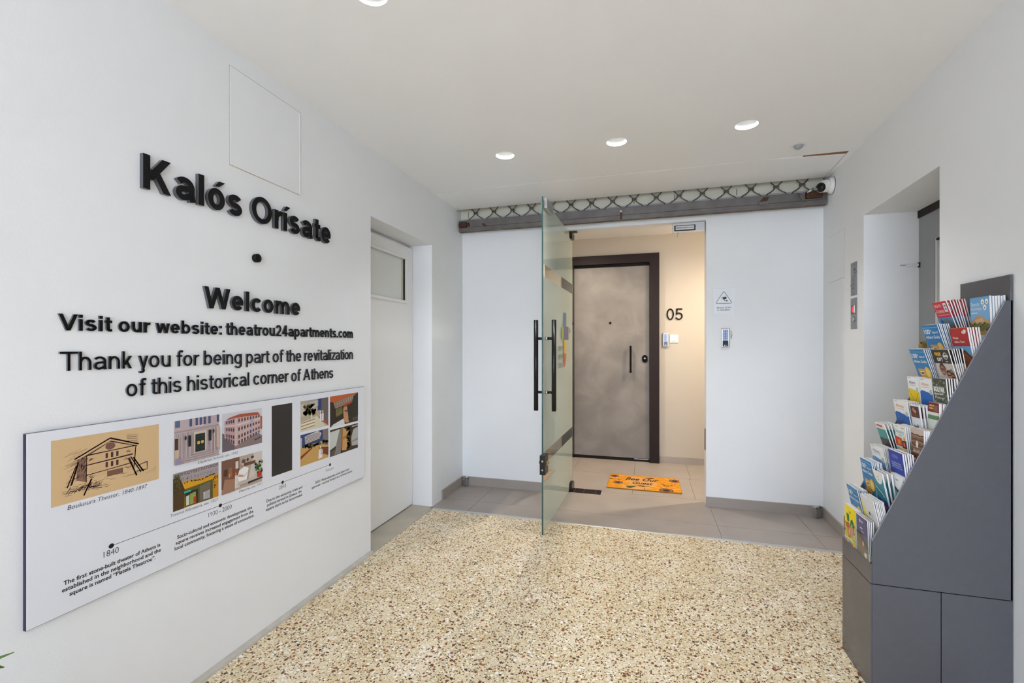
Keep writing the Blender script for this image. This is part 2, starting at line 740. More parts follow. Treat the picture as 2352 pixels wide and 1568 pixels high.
# the removable panel in front of the gate housing, and its side strip
b = MB()
b.prism([(XL, 3.309), (0.70, 3.309), (1.183, 3.347), (1.196, 3.347), (1.213, 3.766), (XL, 3.766)], 'z', ZC - 0.001, ZC + 0.02, 'ceil')
struct(b, 'trim_4')
b = MB()
b.prism([(1.199, 3.306), (1.30, 3.306), (1.30, 3.766), (1.218, 3.766)], 'z', ZC, ZC + 0.04, 'ceil')
struct(b, 'trim_5')
b = MB()
b.box((0.955, 3.30, ZC + 0.0012), (1.197, 3.37, ZC + 0.06), 'wood')
b.box((XL, 3.30, ZC + 0.012), (0.955, 3.345, ZC + 0.06), 'ceil')
b.box((1.15, 3.37, ZC + 0.03), (1.26, 3.766, ZC + 0.06), 'dark')
struct(b, 'trim_6')
b = MB()
b.box((XL - 0.2, 3.30, 2.72), (1.5, 4.0, 2.8), 'ceil')
b.box((XL - 0.2, 3.345, ZC + 0.065), (1.5, 3.36, 2.72), 'ceil')
struct(b, 'ceiling_above_gate')

# baseboards
b = MB()
b.bbox((XL + 0.012, YB - 0.011, 0.0), (OX0, YB + 0.001, 0.077), 'tile', 0.001)
struct(b, 'baseboard_back_left')
b = MB()
b.bbox((OX1 - 0.002, YB - 0.011, 0.0), (1.237, YB + 0.001, 0.077), 'tile', 0.001)
struct(b, 'baseboard_back_right')
b = MB()
b.prism([(3.45, 0.0), (3.885, 0.0), (3.885, 0.080), (3.45, 0.080)], 'x', XL, XL + 0.012, 'tile')
struct(b, 'baseboard_left')
b = MB()
b.box((rx(3.884), -0.012, 0.0), (rx(3.26), 0.0, 0.077), 'tile', TR)
struct(b, 'baseboard_right')

# lobby shell
YL = 5.23
LX0, LX1, LZ = -1.35, 1.25, 2.47
b = MB()
b.box((LX0, YL, -0.1), (LX1, YL + 0.1, 2.7), 'cream')
struct(b, 'wall_lobby_back')
b = MB()
b.box((LX0 - 0.1, YB + BT, -0.1), (LX0, YL + 0.1, 2.7), 'cream')
struct(b, 'wall_lobby_left')
b = MB()
b.box((LX1, YB + BT, -0.1), (LX1 + 0.1, YL + 0.1, 2.7), 'cream')
struct(b, 'wall_lobby_right')
b = MB()
b.box((LX0, YB + BT, LZ), (LX1, YL, 2.7), 'whitepaint')
struct(b, 'ceiling_lobby')
b = MB()
b.bbox((0.14, YL - 0.011, 0.0), (LX1, YL, 0.071), 'tile', 0.001)
b.bbox((LX0, YL - 0.011, 0.0), (-0.93, YL, 0.071), 'tile', 0.001)
struct(b, 'baseboard_lobby')

# door_1: white service door in the left wall recess  (local: x right = +Y, y into the wall, z up)
d1 = tag(bpy.data.objects.new('door_1', None), kind='structure')
COL.objects.link(d1)
d1.location = (XD, D0, 0)
d1.rotation_euler = (0, 0, RZ_L)
W1 = D1 - D0
lf = MB()
wx0, wx1, wz0, wz1 = 0.10, 0.733, 1.583, 1.942
lf.box((0.0, 0, 0.012), (wx0, 0.04, 2.022), 'whitepaint')
lf.box((wx1, 0, 0.012), (W1 - 0.004, 0.04, 2.022), 'whitepaint')
lf.box((wx0, 0, 0.012), (wx1, 0.04, wz0), 'whitepaint')
lf.box((wx0, 0, wz1), (wx1, 0.04, 2.022), 'whitepaint')
lf.build('leaf', d1)
fr = MB()
for a, c in (((wx0, -0.012, wz0), (wx1, 0.004, wz0 + 0.022)), ((wx0, -0.012, wz1 - 0.022), (wx1, 0.004, wz1)),
             ((wx0, -0.012, wz0 + 0.022), (wx0 + 0.022, 0.004, wz1 - 0.022)), ((wx1 - 0.022, -0.012, wz0 + 0.022), (wx1, 0.004, wz1 - 0.022))):
    fr.bbox(a, c, 'whitepaint', 0.003)
fr.box((wx1 - 0.058, 0.003, wz0 + 0.022), (wx1 - 0.052, 0.012, wz1 - 0.022), 'stain')
fr.box((wx1 - 0.030, 0.004, wz0 + 0.022), (wx1 - 0.022, 0.016, wz1 - 0.022), 'dark')
fr.build('window_frame', d1)
MB().box((wx0, 0.012, wz0), (wx1, 0.016, wz1), 'frostpane').build('window_pane', d1)
MB().box((0.0, 0.03, 2.0), (W1, 0.05, 2.046), 'diffuser').build('light_slit_strip', d1)  # white strip standing in for the slit of light above the leaf

# door_3: grey lift door at the back of the right-hand recess
d3 = tag(bpy.data.objects.new('door_3', None), kind='structure')
COL.objects.link(d3)
d3.matrix_world = TR
lx0, lx1 = rx(E1), rx(E0)
g = MB()
vx0 = rx(3.021)
g.box((lx0, ED, 0.0), (vx0, ED + 0.04, EZ), 'greypaint')
g.box((vx0, ED, 1.832), (lx1, ED + 0.04, EZ), 'greypaint')
g.box((vx0, ED, 0.0), (lx1, ED + 0.04, 0.9), 'greypaint')
g.build('leaf', d3)
g = MB()
g.box((vx0, ED + 0.002, 0.9), (vx0 + 0.012, ED + 0.03, 1.832), 'plastic')
g.box((vx0 + 0.012, ED + 0.02, 0.9), (lx1, ED + 0.03, 1.822), 'greyplastic')
g.box((vx0 + 0.012, ED + 0.0, 1.822), (lx1, ED + 0.03, 1.832), 'dark')
g.build('window_strip', d3)
g = MB()
g.box((lx0, ED - 0.006, 1.985), (lx1, ED + 0.001, EZ), 'bronze')
g.build('head_rail', d3)
g = MB()
g.bbox((rx(3.138), ED - 0.022, 1.240), (rx(3.100), ED, 1.266), 'brass', 0.003)
g.bbox((rx(3.135), ED - 0.018, 1.266), (rx(3.127), ED - 0.004, 1.280), 'brass', 0.002)
g.bbox((rx(3.111), ED - 0.018, 1.266), (rx(3.103), ED - 0.004, 1.280), 'brass', 0.002)
g.build('lock', d3)
g = MB()
xx = rx(3.183)
g.bbox((xx, ED - 0.065, 1.710), (xx + 0.014, ED - 0.004, 1.726), 'plastic', 0.004)
g.cyl((xx + 0.007, ED - 0.09, 1.720), (xx + 0.007, ED - 0.06, 1.719), 0.0035, 'steel', 10)
g.box((xx, ED - 0.006, 1.704), (xx + 0.016, ED, 1.732), 'dark')  # dark patch put in as the catch's shadow on the grey door
g.build('door_catch_and_shadow', d3)

# door_2: apartment door in the lobby back wall  (local x right = +X)
d2 = tag(bpy.data.objects.new('door_2', None), kind='structure')
COL.objects.link(d2)
d2.location = (0, YL, 0)
fx0, fx1, gx0, gx1 = -0.925, 0.131, -0.792, 0.030
f = MB()
f.prism([(fx0, 0.0), (gx0, 0.0), (gx0, 2.168), (gx1, 2.168), (gx1, 0.0), (fx1, 0.0), (fx1, 2.264), (fx0, 2.264)], 'y', -0.055, 0.0, 'bronze')
f.build('frame', d2)
f = MB()
f.box((gx0 + 0.003, -0.016, 0.034), (gx1 - 0.003, 0.0, 2.136), plaster_door())
f.build('leaf', d2)
f = MB()
f.box((gx0, -0.004, 2.136), (gx1, 0.001, 2.17), 'dark')  # dark strip put in as the shadow between frame and leaf top
f.box((gx0, -0.018, 0.0), (gx1, 0.001, 0.030), 'dark')
f.box((-0.13, -0.020, 0.022), (gx1 - 0.01, -0.015, 0.030), 'steel')
f.build('threshold_and_top_shadow', d2)
f = MB()
f.bbox((-0.178, -0.075, 0.968), (-0.157, -0.058, 1.265), 'matt_black', 0.003)
for z in (1.00, 1.233):
    f.cyl((-0.168, -0.060, z), (-0.168, -0.014, z), 0.006, 'black', 12)
f.build('handle', d2)
f = MB()
pts = [(-0.019 + 0.030 * math.cos(a) * 0.95, 1.122 + 0.030 * math.sin(a) + (0.011 if math.sin(a) > 0 else -0.011)) for a in [2 * PI * i / 32 for i in range(32)]]
f.prism(pts, 'y', -0.026, -0.014, 'matt_black')
f.cyl((-0.019, -0.014, 1.125), (-0.019, -0.034, 1.125), 0.020, 'matt_black', 24)
f.cyl((-0.019, -0.03, 1.127), (-0.019, -0.037, 1.127), 0.009, 'greyplastic', 18)
f.build('lock', d2)
f = MB()
f.cyl((-0.388, -0.010, 1.516), (-0.388, -0.022, 1.516), 0.014, 'bronze', 24)
f.cyl((-0.388, -0.014, 1.516), (-0.388, -0.024, 1.516), 0.009, 'matt_black', 20)
f.build('peephole', d2)

# lobby lamps: recessed fittings in the lobby ceiling with real light
for i, (p, e) in enumerate(LOBBY_LAMPS):
    d_ = lamp('lobby_downlight', 'SPOT', (p[0], p[1], p[2] - 0.015), e, WARM, 0.03)
    d_.data.spot_size = math.radians(168)
    d_.data.spot_blend = 1.0


# ================================================================== THINGS
# recessed ceiling lights
lab = ['round recessed ceiling light nearest the left wall in the row before the gate',
       'middle round recessed ceiling light of the row of three before the rolled-up gate',
       'round recessed ceiling light nearest the small motion sensor',
       'round recessed ceiling light cut off by the top edge, closest to the viewer']
proto = None
for (x, y), l in zip(LIGHTS, lab):
    if proto is None:
        r = proto = thing('recessed_ceiling_light', l, 'ceiling light', (x, y, ZC), group='recessed lights in the ceiling')
        b = MB()
        b.lathe([(0.0575, 0.0), (0.0575, 0.012), (0.056, 0.040), (0.052, 0.056), (0.036, 0.064)], (0, 0, 0), (0, 0, 1), 'bowl', 40)
        b.build('bowl', r)
        b = MB()
        b.lathe([(0.0365, 0.063), (0.02, 0.0642), (0.0005, 0.0645)], (0, 0, 0), (0, 0, 1), 'diffuser', 32)
        b.build('diffuser', r)
    else:
        r = copy_tree(proto)
        r.location = (x, y, ZC)
        r['label'] = l

for i, (x, y) in enumerate(LIGHTS):
    d_ = lamp('ceiling_downlight', 'SPOT', (x, y, ZC + 0.052), 5.0 if i == 3 else DOWNLIGHT, (0.96, 0.98, 1.0), 0.012)
    d_.data.spot_size = math.radians(112)
    d_.data.spot_blend = 0.95

r = thing('motion_sensor', 'small white ceiling motion sensor with grey dome beside the right wall', 'sensor', (0.872, 3.122, ZC))
b = MB()
b.lathe([(0.0005, -0.004), (0.030, -0.004), (0.040, -0.003), (0.046, 0.0)], (0, 0, 0), (0, 0, 1), 'plastic', 36)
b.build('ring', r)
b = MB()
b.lathe([(0.0005, -0.026), (0.012, -0.024), (0.021, -0.017), (0.026, -0.008), (0.027, -0.004)], (0, 0, 0), (0, 0, 1), 'greyplastic', 32)
b.build('dome_lens', r)


# ---- raised wall lettering
# grotesque letterforms drawn as strokes: cap height 1, stroke width w
XH = 0.725


def arc(cx, cy, rx, ry, a0, a1, n=None):
    n = n or max(4, int(abs(a1 - a0) / 9))
    return [(cx + rx * math.cos(math.radians(a0 + (a1 - a0) * i / n)), cy + ry * math.sin(math.radians(a0 + (a1 - a0) * i / n))) for i in range(n + 1)]


def glyph(ch, w):
    """ink width, stroke centre lines, filled polygons"""
    h, X = w / 2, XH
    S, P = [], []
    W = 0.60 + 0.25 * w

    def dg(xa, ya, xb, yb, k=1.0):
        wh = k * w * math.hypot(xb - xa, yb - ya) / abs(yb - ya)
        P.append([(xa - wh / 2, ya), (xa + wh / 2, ya), (xb + wh / 2, yb), (xb - wh / 2, yb)])

    def v(x, y0, y1):
        P.append([(x - h, y0), (x + h, y0), (x + h, y1), (x - h, y1)])

    def hz(x0, x1, y):
        P.append([(x0, y - h * .88), (x1, y - h * .88), (x1, y + h * .88), (x0, y + h * .88)])
    o = dict(cx=W / 2, cy=X / 2, rx=W / 2 - h, ry=X / 2 - h + 0.012)

    def arch(x0, x1, up=True):
        ry = min(0.30, X * 0.42)
        if up:
            S.append([(x0 + 0.2 * h, X - h - ry * 0.55)] + arc((x0 + x1) / 2, X - h - ry + 0.012, (x1 - x0) / 2, ry, 165, 0) + [(x1, 0)])
        else:
            S.append([(x0, X)] + arc((x0 + x1) / 2, h + ry - 0.012, (x1 - x0) / 2, ry, 180, 345) + [(x1 - 0.2 * h, h + ry * 0.55)])
    if ch in 'oó':
        S.append(arc(o['cx'], o['cy'], o['rx'], o['ry'], 0, 360, 40))
        if ch == 'ó':
            P.append([(W * .42, .80), (W * .42 + w * .75, .80), (W * .42 + w * 1.9, .99), (W * .42 + w * .75, .99)])
    elif ch == 'e':
        S.append(arc(o['cx'], o['cy'], o['rx'], o['ry'], 0, 322, 36))
        hz(h, W - h * .2, X / 2 - 0.01)
    elif ch == 'c':
        S.append(arc(o['cx'], o['cy'], o['rx'], o['ry'], 38, 322, 32))
    elif ch == 'a':
        W = 0.58 + 0.25 * w
        S.append(arc(W * .47, X - h - .21 + .012, W * .53 - h, .21, 146, 0) + [(W - h, X * .3), (W - h * .6, 0)])
        tb = X * .565 - h * .5
        ry = (tb - h * .92 + 0.012) / 2
        S.append([(W - h, tb + .045), (W * .60, tb + .012)] + arc(W * .40, tb - ry, W * .40 - h, ry, 92, 280, 18) + [(W * .66, h * 1.35), (W - h, X * .27)])
    elif ch == 's':
        W = 0.54 + 0.2 * w
        ry = (X - w * .9) / 4 + 0.004
        rx = W / 2 - h
        S.append(arc(W / 2, X - h * .9 - ry + .006, rx, ry, 25, 262, 20) + arc(W / 2, h * .9 + ry - .006, rx, ry, 82, -155, 20))
    elif ch in 'nhmr':
        if ch == 'r':
            W = 0.36 + 0.2 * w
            S.append([(h * 1.2, X * .45)] + arc(h + .26, X - h - .26 + .008, .26, .26, 168, 78, 12))
        elif ch == 'm':
            W = 0.92 + 0.35 * w
            arch(h, W / 2)
            arch(W / 2, W - h)
        else:
            W = 0.55 + 0.28 * w
            arch(h, W - h)
        v(h, 0, 1.0 if ch == 'h' else X)
    elif ch == 'u':
        W = 0.55 + 0.28 * w
        arch(h, W - h, False)
        v(W - h, 0, X)
    elif ch in 'bp':
        S.append(arc(o['cx'], o['cy'], o['rx'], o['ry'], 0, 360, 40))
        v(h, 0 if ch == 'b' else -.28, 1.0 if ch == 'b' else X)
    elif ch == 'g':
        S.append(arc(o['cx'], o['cy'], o['rx'], o['ry'], 0, 360, 40))
        S.append([(W - h, X), (W - h, -.06)] + arc(W / 2, -.07, W / 2 - h, .21 - h * .3, 0, -155, 16))
    elif ch == 't':
        W = 0.28 + 0.55 * w
        c = W * .30 + h * .5
        S.append([(c, .93), (c, .16)] + arc(c + .12, .12 + h * .75, .12, .12, 180, 262, 8) + [(W, h)])
        hz(0, W, X - h * .88)
    elif ch == 'f':
        W = 0.30 + 0.6 * w
        c = W * .40
        S.append([(c, 0), (c, .84)] + arc(c + .15, .86 - h * .3, .15, .14, 180, 85, 8) + [(W + .02, 1 - h * 1.05)])
        hz(0, W * .95, X - h * .88)
    elif ch in 'ií':
        W = w
        v(h, 0, X)
        if ch == 'i':
            P.append([(0, 1 - w * 1.05), (w, 1 - w * 1.05), (w, 1), (0, 1)])
        else:
            P.append([(w * .05, .80), (w * .80, .80), (w * 1.85, .99), (w * .70, .99)])
    elif ch == 'l':
        W = w
        v(h, 0, 1)
    elif ch == 'k':
        W = 0.50 + 0.4 * w
        v(h, 0, 1)
        dg(W - w * .75, 0, W * .40, X * .62)
        dg(h * 1.5, X * .30, W - w * .75, X)
    elif ch in 'vyz':
        W = 0.52 + 0.4 * w
        if ch == 'z':
            hz(0, W, X - h * .88)
            hz(0, W, h * .88)
            dg(w * .7, w * .8, W - w * .7, X - w * .8)
        else:
            dg(W / 2, 0, w * .55, X)
            dg(W / 2, 0, W - w * .55, X)
            if ch == 'y':
                S.append([(W / 2 + w * .12, .06), (W / 2 - w * .18, -.08)] + arc(W / 2 - w * .75, -.10, .10 + w * .2, .17 - h * .3, -20, -95, 8) + [(W * .08, -.265 + h * .2)])
    elif ch == 'w':
        W = 0.86 + 0.5 * w
        for p, q in ((.27, .055), (.27, .5), (.73, .5), (.73, .945)):
            dg(W * p, 0, W * q if q not in (.055, .945) else (w * .52 if q < .5 else W - w * .52), X, .95)
    elif ch == 'W':
        W = 1.25 + 0.3 * w
        for p, q in ((.265, 0), (.265, .5), (.735, .5), (.735, 1)):
            dg(W * p, 0, {0: w * .52, 1: W - w * .52}.get(q, W * q), 1, .95)
    elif ch == 'V':
        W = 0.84 + 0.4 * w
        dg(W / 2, 0, w * .53, 1)
        dg(W / 2, 0, W - w * .53, 1)
    elif ch == 'A':
        W = 0.84 + 0.4 * w
        dg(w * .53, 0, W / 2, 1)
        dg(W - w * .53, 0, W / 2, 1)
        hz(W * .22, W * .78, .32)
    elif ch == 'T':
        W = 0.80 + 0.1 * w
        v(W / 2, 0, 1)
        hz(0, W, 1 - h * .88)
    elif ch == 'K':
        W = 0.74 + 0.5 * w
        v(h, 0, 1)
        dg(W - w * .65, 0, W * .42, .60)
        dg(h * 1.6, .30, W - w * .75, 1)
    elif ch == 'O':
        W = 0.92 + 0.2 * w
        S.append(arc(W / 2, .5, W / 2 - h, .512 - h, 0, 360, 48))
    elif ch == '0':
        W = 0.60 + 0.2 * w
        S.append(arc(W / 2, .5, W / 2 - h, .51 - h, 0, 360, 44))
    elif ch == '2':
        W = 0.58 + 0.2 * w
        S.append(arc(W / 2, 1 - h - .27 + .01, W / 2 - h, .27, 165, -28, 20) + [(W * .52, .33), (h * 1.1, h * 1.2)])
        hz(0, W, h * .88)
    elif ch == '4':
        W = 0.62 + 0.2 * w
        v(W - w * 1.15, 0, 1)
        hz(0, W, .27)
        dg(w * .5, .26, W - w * 1.2, 1, .9)
    elif ch == '5':
        W = 0.60 + 0.2 * w
        S.append(arc(W * .48, .33 - .01, W * .52 - h, .33 - h, 128, -158, 28))
        dg(W * .14 + h * .3, .44, W * .22 + h * .3, 1, 1)
        hz(W * .2, W * .94, 1 - h * .88)
    elif ch in '.:':
        W = w * 1.05
        P.append([(0, 0), (W, 0), (W, W), (0, W)])
        if ch == ':':
            P.append([(0, X - W), (W, X - W), (W, X), (0, X)])
    return W, S, P


def letters(parent, s, x0, x1, z0, cap, depth, w, z1=None, side='edge_shading', track=0.0):
    """raised letters, each a mesh of its own, fitted between x0 and x1; the baseline runs from z0 to z1"""
    z1 = z0 if z1 is None else z1
    gap = 0.155 - 0.12 * w + track
    pen, lay = 0.0, []
    for ch in s:
        if ch == ' ':
            pen += 0.30
            continue
        W, S, P = glyph(ch, w)
        tight = 0.07 if ch in 'tfvyVTwkzr' else (0.06 if ch in 'cW' else 0.0)
        lay.append((pen, ch, S, P))
        pen += W + gap - tight
    last = glyph(s[-1], w)[0]
    total = lay[-1][0] + last
    k = (x1 - x0) / total
    for px, ch, S, P in lay:
        m = MB()
        lvl = [depth]

        def put_poly(pts):
            lvl[0] += 0.00012
            dp = lvl[0]
            q = [(x0 + (px + a) * k, z0 + (z1 - z0) * (px + a) / total + c * cap) for a, c in pts]
            ar = sum(q[i][0] * q[(i + 1) % len(q)][1] - q[(i + 1) % len(q)][0] * q[i][1] for i in range(len(q)))
            if ar < 0:
                q = q[::-1]
            n = len(q)
            vs = [(a, -dp, c) for a, c in q] + [(a, 0.0005, c) for a, c in q]
            m.add(vs, [list(range(n))], 'letter')
            m.add(vs, [[(i + 1) % n, i, i + n, (i + 1) % n + n] for i in range(n)], side)
        for pl in P:
            put_poly(pl)
        for st in S:
            n = len(st)
            closed = math.hypot(st[0][0] - st[-1][0], st[0][1] - st[-1][1]) < 1e-6
            L, R_ = [], []
            for i in range(n):
                a = st[i - 1] if i > 0 else (st[-2] if closed else st[0])
                c = st[i + 1] if i < n - 1 else (st[1] if closed else st[-1])
                dx, dz = c[0] - a[0], c[1] - a[1]
                d_ = math.hypot(dx, dz) or 1e-9
                nx, nz = -dz / d_, dx / d_
                # curves thin slightly where they run flat
                ww = w / 2 * (1 - 0.12 * abs(dx) / d_)
                L.append((st[i][0] + nx * ww, st[i][1] + nz * ww))
                R_.append((st[i][0] - nx * ww, st[i][1] - nz * ww))
            f3 = lambda q, yy: (x0 + (px + q[0]) * k, yy, z0 + (z1 - z0) * (px + q[0]) / total + q[1] * cap)
            lvl[0] += 0.00012
            vs = [f3(q, -lvl[0]) for q in L] + [f3(q, -lvl[0]) for q in R_] + [f3(q, 0.0005) for q in L] + [f3(q, 0.0005) for q in R_]
            m.add(vs, [[i, i + n, i + n + 1, i + 1] for i in range(n - 1)], 'letter')
            m.add(vs, [[i, i + 1, i + 1 + 2 * n, i + 2 * n] for i in range(n - 1)] + [[i + n + 1, i + n, i + 3 * n, i + 3 * n + 1] for i in range(n - 1)], side, True)
            if not closed:
                m.add(vs, [[0, 2 * n, 3 * n, n], [n - 1, 2 * n - 1, 4 * n - 1, 3 * n - 1]], side)
        m.build('letter', parent, fix=False)


def wall_text(name, label, z):
    return thing(name, label, 'wall lettering', (XL, 0, z), RZ_L, group='raised black lettering on the left wall')


r = wall_text('raised_lettering', 'largest bold black raised lettering line, topmost on the left wall', 1.78)
letters(r, 'Kalós Orísate', 1.114, 2.054, -0.004, 0.115, 0.015, 0.205, 0.008)
o = thing('raised_dot', 'small round black raised dot between the largest line and Welcome', 'wall lettering', (XL, 1.582, 1.63), RZ_L)
b = MB()
b.lathe([(0.0005, -0.018), (0.0165, -0.018), (0.018, -0.0165), (0.018, 0.0)], (0, 0, 0), (0, 1, 0), 'letter', 32)
b.build('disc', o)
r = wall_text('raised_lettering', 'bold black raised lettering line reading Welcome on the left wall', 1.40)
letters(r, 'Welcome', 1.336, 1.836, -0.002, 0.082, 0.011, 0.205, 0.001)
r = wall_text('raised_lettering', 'bold black raised lettering line giving the website address', 1.298)
letters(r, 'Visit our website:', 0.892, 1.416, 0.0, 0.0475, 0.006, 0.185)
letters(r, 'theatrou24apartments.com', 1.436, 2.257, 0.0, 0.051, 0.006, 0.180, 0.003)
r = wall_text('raised_lettering', 'thin black raised lettering line that begins Thank you for being part', 1.181)
letters(r, 'Thank you for being part of the revitalization', 0.895, 2.258, 0.0, 0.0555, 0.006, 0.130)
r = wall_text('raised_lettering', 'thin black raised lettering line about this historical corner, lowest above the board', 1.089)
letters(r, 'of this historical corner of Athens', 1.07, 2.086, 0.001, 0.0555, 0.006, 0.130, -0.003)

# ---- wall access hatches
r = thing('wall_hatch', 'flush white access hatch outlined high on the left wall above the lettering', 'access hatch', (XL, 1.649, 1.985), RZ_L)
b = MB()
b.box((-0.196, -0.0012, -0.003), (0.196, 0.0, 0.400), 'stain')
b.build('gap', r)
b = MB()
b.box((-0.1935, -0.0025, 0.0), (0.1915, -0.0005, 0.397), 'wall')
b.build('panel', r)
b = MB()
b.box((0.1918, -0.004, 0.0), (0.1955, -0.0005, 0.392), 'plastic')
b.build('edge_bead', r)
r = thing('wall_hatch', 'small flush white access hatch on the right wall below the camera', 'access hatch', R_wall(3.628, 1.705), RZ_R)
b = MB()
b.box((-0.142, -0.0012, -0.002), (0.142, 0.0, 0.318), 'stain')
b.build('gap', r)
b = MB()
b.box((-0.140, -0.0025, 0.0), (0.139, -0.0005, 0.316), 'wall')
b.build('panel', r)

# ================================================================== INFORMATION BOARD
BX, BZ = 1.588, 0.487
r = thing('information_board', 'white history board with photos and a timeline low on the left wall', 'wall panel', (XL, BX, BZ), RZ_L)
b = MB()
b.bbox((0.818 - BX, -0.012, 0.0), (2.358 - BX, 0.0, 1.016 - BZ), simple('white_board_face', '#e6e8ef', 0.33, spec=0.4), 0.0008)
b.box((0.8172 - BX, -0.0118, 1.0152 - BZ), (2.358 - BX, -0.0002, 1.0165 - BZ), 'edge_shading')  # grey strips, here and at the bottom, imitate a shading line
b.box((0.8172 - BX, -0.0118, -0.0006), (2.358 - BX, -0.0002, 0.0004), 'edge_shading')
b.box((0.8172 - BX, -0.0115, 0.001), (0.8182 - BX, -0.0002, 1.015 - BZ), simple('dark_violet_board_edge', '#241a3c', 0.5))
b.build('board', r)
FR = -0.0122


def pic(name, label=None):
    return Print(FR, ox=BX, oz=BZ)


def put(p, name, label=None):
    o = p.build(name, r)
    if label:
        o['label'] = label
    return o


rnd = random.Random(11)
# 1: sepia etching of a gabled house on props
p = pic('')
X0, X1, Z0, Z1 = 0.871, 1.167, 0.800, 0.987
p.rect(X0, Z0, X1, Z1, '#d9b88b')
u = lambda a, c: (X0 + a * (X1 - X0), Z0 + c * (Z1 - Z0))
INK, INK2 = '#3a2227', '#6b4a42'


def sk(pts, w=0.0016, col=INK, k=2, j=0.004):
    for _ in range(k):
        p.line([(a + rnd.uniform(-j, j) * 0.4, c + rnd.uniform(-j, j) * 0.4) for a, c in [u(*q) for q in pts]], w * rnd.uniform(0.6, 1.1), col, layer=6)


for i in range(26):
    a = 0.08 + 0.10 * rnd.random()
    c = 0.30 + 0.45 * rnd.random()
    sk([(a + 0.02, c), (a + 0.13, c + 0.06)], 0.0007, INK2, 1)
for i in range(14):
    c = 0.74 + 0.012 * i
    sk([(0.66, c + 0.02), (0.76 + 0.02 * rnd.random(), c - 0.02)], 0.0006, INK2, 1)
p.poly([u(*q) for q in ((0.26, 0.30), (0.72, 0.34), (0.74, 0.68), (0.50, 0.88), (0.25, 0.66))], '#d4b186', layer=4)
p.poly([u(*q) for q in ((0.20, 0.32), (0.29, 0.26), (0.28, 0.66), (0.21, 0.64))], '#8f6d5a', layer=5)
for i in range(40):
    a = 0.205 + 0.08 * rnd.random()
    c = 0.30 + 0.33 * rnd.random()
    sk([(a, c), (a + 0.01, c + 0.05)], 0.0011, INK, 1)
sk([(0.19, 0.66), (0.50, 0.90), (0.78, 0.71)], 0.0034)
sk([(0.24, 0.64), (0.50, 0.84), (0.76, 0.68)], 0.002)
sk([(0.28, 0.68), (0.74, 0.70)], 0.0026)
for c in (0.52, 0.37):
    sk([(0.28, c), (0.72, c + 0.035)], 0.0022)
sk([(0.28, 0.26), (0.285, 0.68)], 0.002)
sk([(0.735, 0.34), (0.75, 0.70)], 0.0026)
p.disc(*u(0.50, 0.765), 0.014, 0.011, '#7c5a4c', 16, layer=7)
for a in (0.455, 0.505, 0.555):
    for c in (0.575, 0.425):
        p.rect(*u(a, c), *u(a + 0.022, c + 0.085), '#56343a', layer=7)
for a, c in ((0.33, 0.60), (0.68, 0.62), (0.33, 0.33), (0.67, 0.35), (0.66, 0.50)):
    for i in range(8):
        sk([(a + rnd.uniform(-.03, .03), c + rnd.uniform(-.03, .03)), (a + rnd.uniform(-.03, .03), c + rnd.uniform(-.02, .02))], 0.001, INK2, 1)
p.rect(*u(0.47, 0.27), *u(0.62, 0.36), '#7d594a', layer=7)
for i in range(10):
    sk([(0.475 + 0.015 * i, 0.27), (0.475 + 0.015 * i, 0.36)], 0.0014, INK, 1)
for q in (((0.33, 0.30), (0.26, 0.06)), ((0.20, 0.55), (0.13, 0.24)), ((0.22, 0.60), (0.16, 0.27)), ((0.70, 0.52), (0.80, 0.20)), ((0.72, 0.50), (0.83, 0.22)), ((0.68, 0.50), (0.76, 0.17))):
    sk(q, 0.0034)
sk([(0.76, 0.34), (0.87, 0.37), (0.87, 0.24), (0.76, 0.24)], 0.0016)
for i in range(60):
    a = 0.08 + 0.75 * rnd.random()
    c = 0.10 + 0.16 * rnd.random() + (0.08 if a > 0.5 else 0)
    sk([(a, c), (a + 0.05 * rnd.random() + 0.02, c + rnd.uniform(-.01, .02))], 0.0008, INK2 if i % 2 else INK, 1)
for i in range(40):
    a = 0.12 + 0.28 * rnd.random()
    sk([(a, 0.12 + 0.08 * rnd.random()), (a + 0.03, 0.15 + 0.09 * rnd.random())], 0.0014, INK, 1)
sk([(0.86, 0.17), (0.92, 0.19), (0.96, 0.25), (0.95, 0.17), (0.93, 0.15)], 0.0008, INK, 1)
put(p, 'picture', 'sepia etching of a gabled building propped with timbers')

# 2: portal of a school
p = pic('')
X0, X1, Z0, Z1 = 1.220, 1.397, 0.832, 0.988
H = Z1 - Z0
W = X1 - X0
u = lambda a, c: (X0 + a * W, Z0 + c * H)
p.rect(X0, Z0, X1, Z1, '#c3b0ac')


def R(a, c, a2, c2, col, layer=None):
    p.rect(*u(a, c), *u(a2, c2), col, layer)


R(0, 0.72, 1, 0.76, '#a8969a'); R(0, 0.80, 1, 0.98, '#bfaeb4'); R(0.02, 0.84, 0.12, 1, '#5d6b86')
for a in (0.32, 0.45, 0.54, 0.63, 0.74):
    R(a, 0.82, a + 0.055, 1, '#4d5778')
R(0.44, 0.80, 0.63, 0.82, '#e3d9d3'); R(0.94, 0.82, 1, 1, '#59566a')
for a in (0.04, 0.13, 0.22, 0.30, 0.68, 0.78, 0.86, 0.96):
    R(a, 0.12, a + 0.05, 0.70, '#a597a8'); R(a + 0.012, 0.12, a + 0.03, 0.70, '#cbbab4')
R(0, 0.12, 0.08, 0.62, '#cfb6a0'); R(0.92, 0.2, 1, 0.72, '#cbb2a2'); R(0, 0.34, 0.07, 0.60, '#4a3936')
R(0.28, 0.36, 0.34, 0.62, '#2a282b'); R(0.74, 0.40, 0.80, 0.66, '#2b2a2c'); R(0.40, 0.18, 0.68, 0.68, '#d6c6b6'); R(0.43, 0.20, 0.65, 0.62, '#26302f')
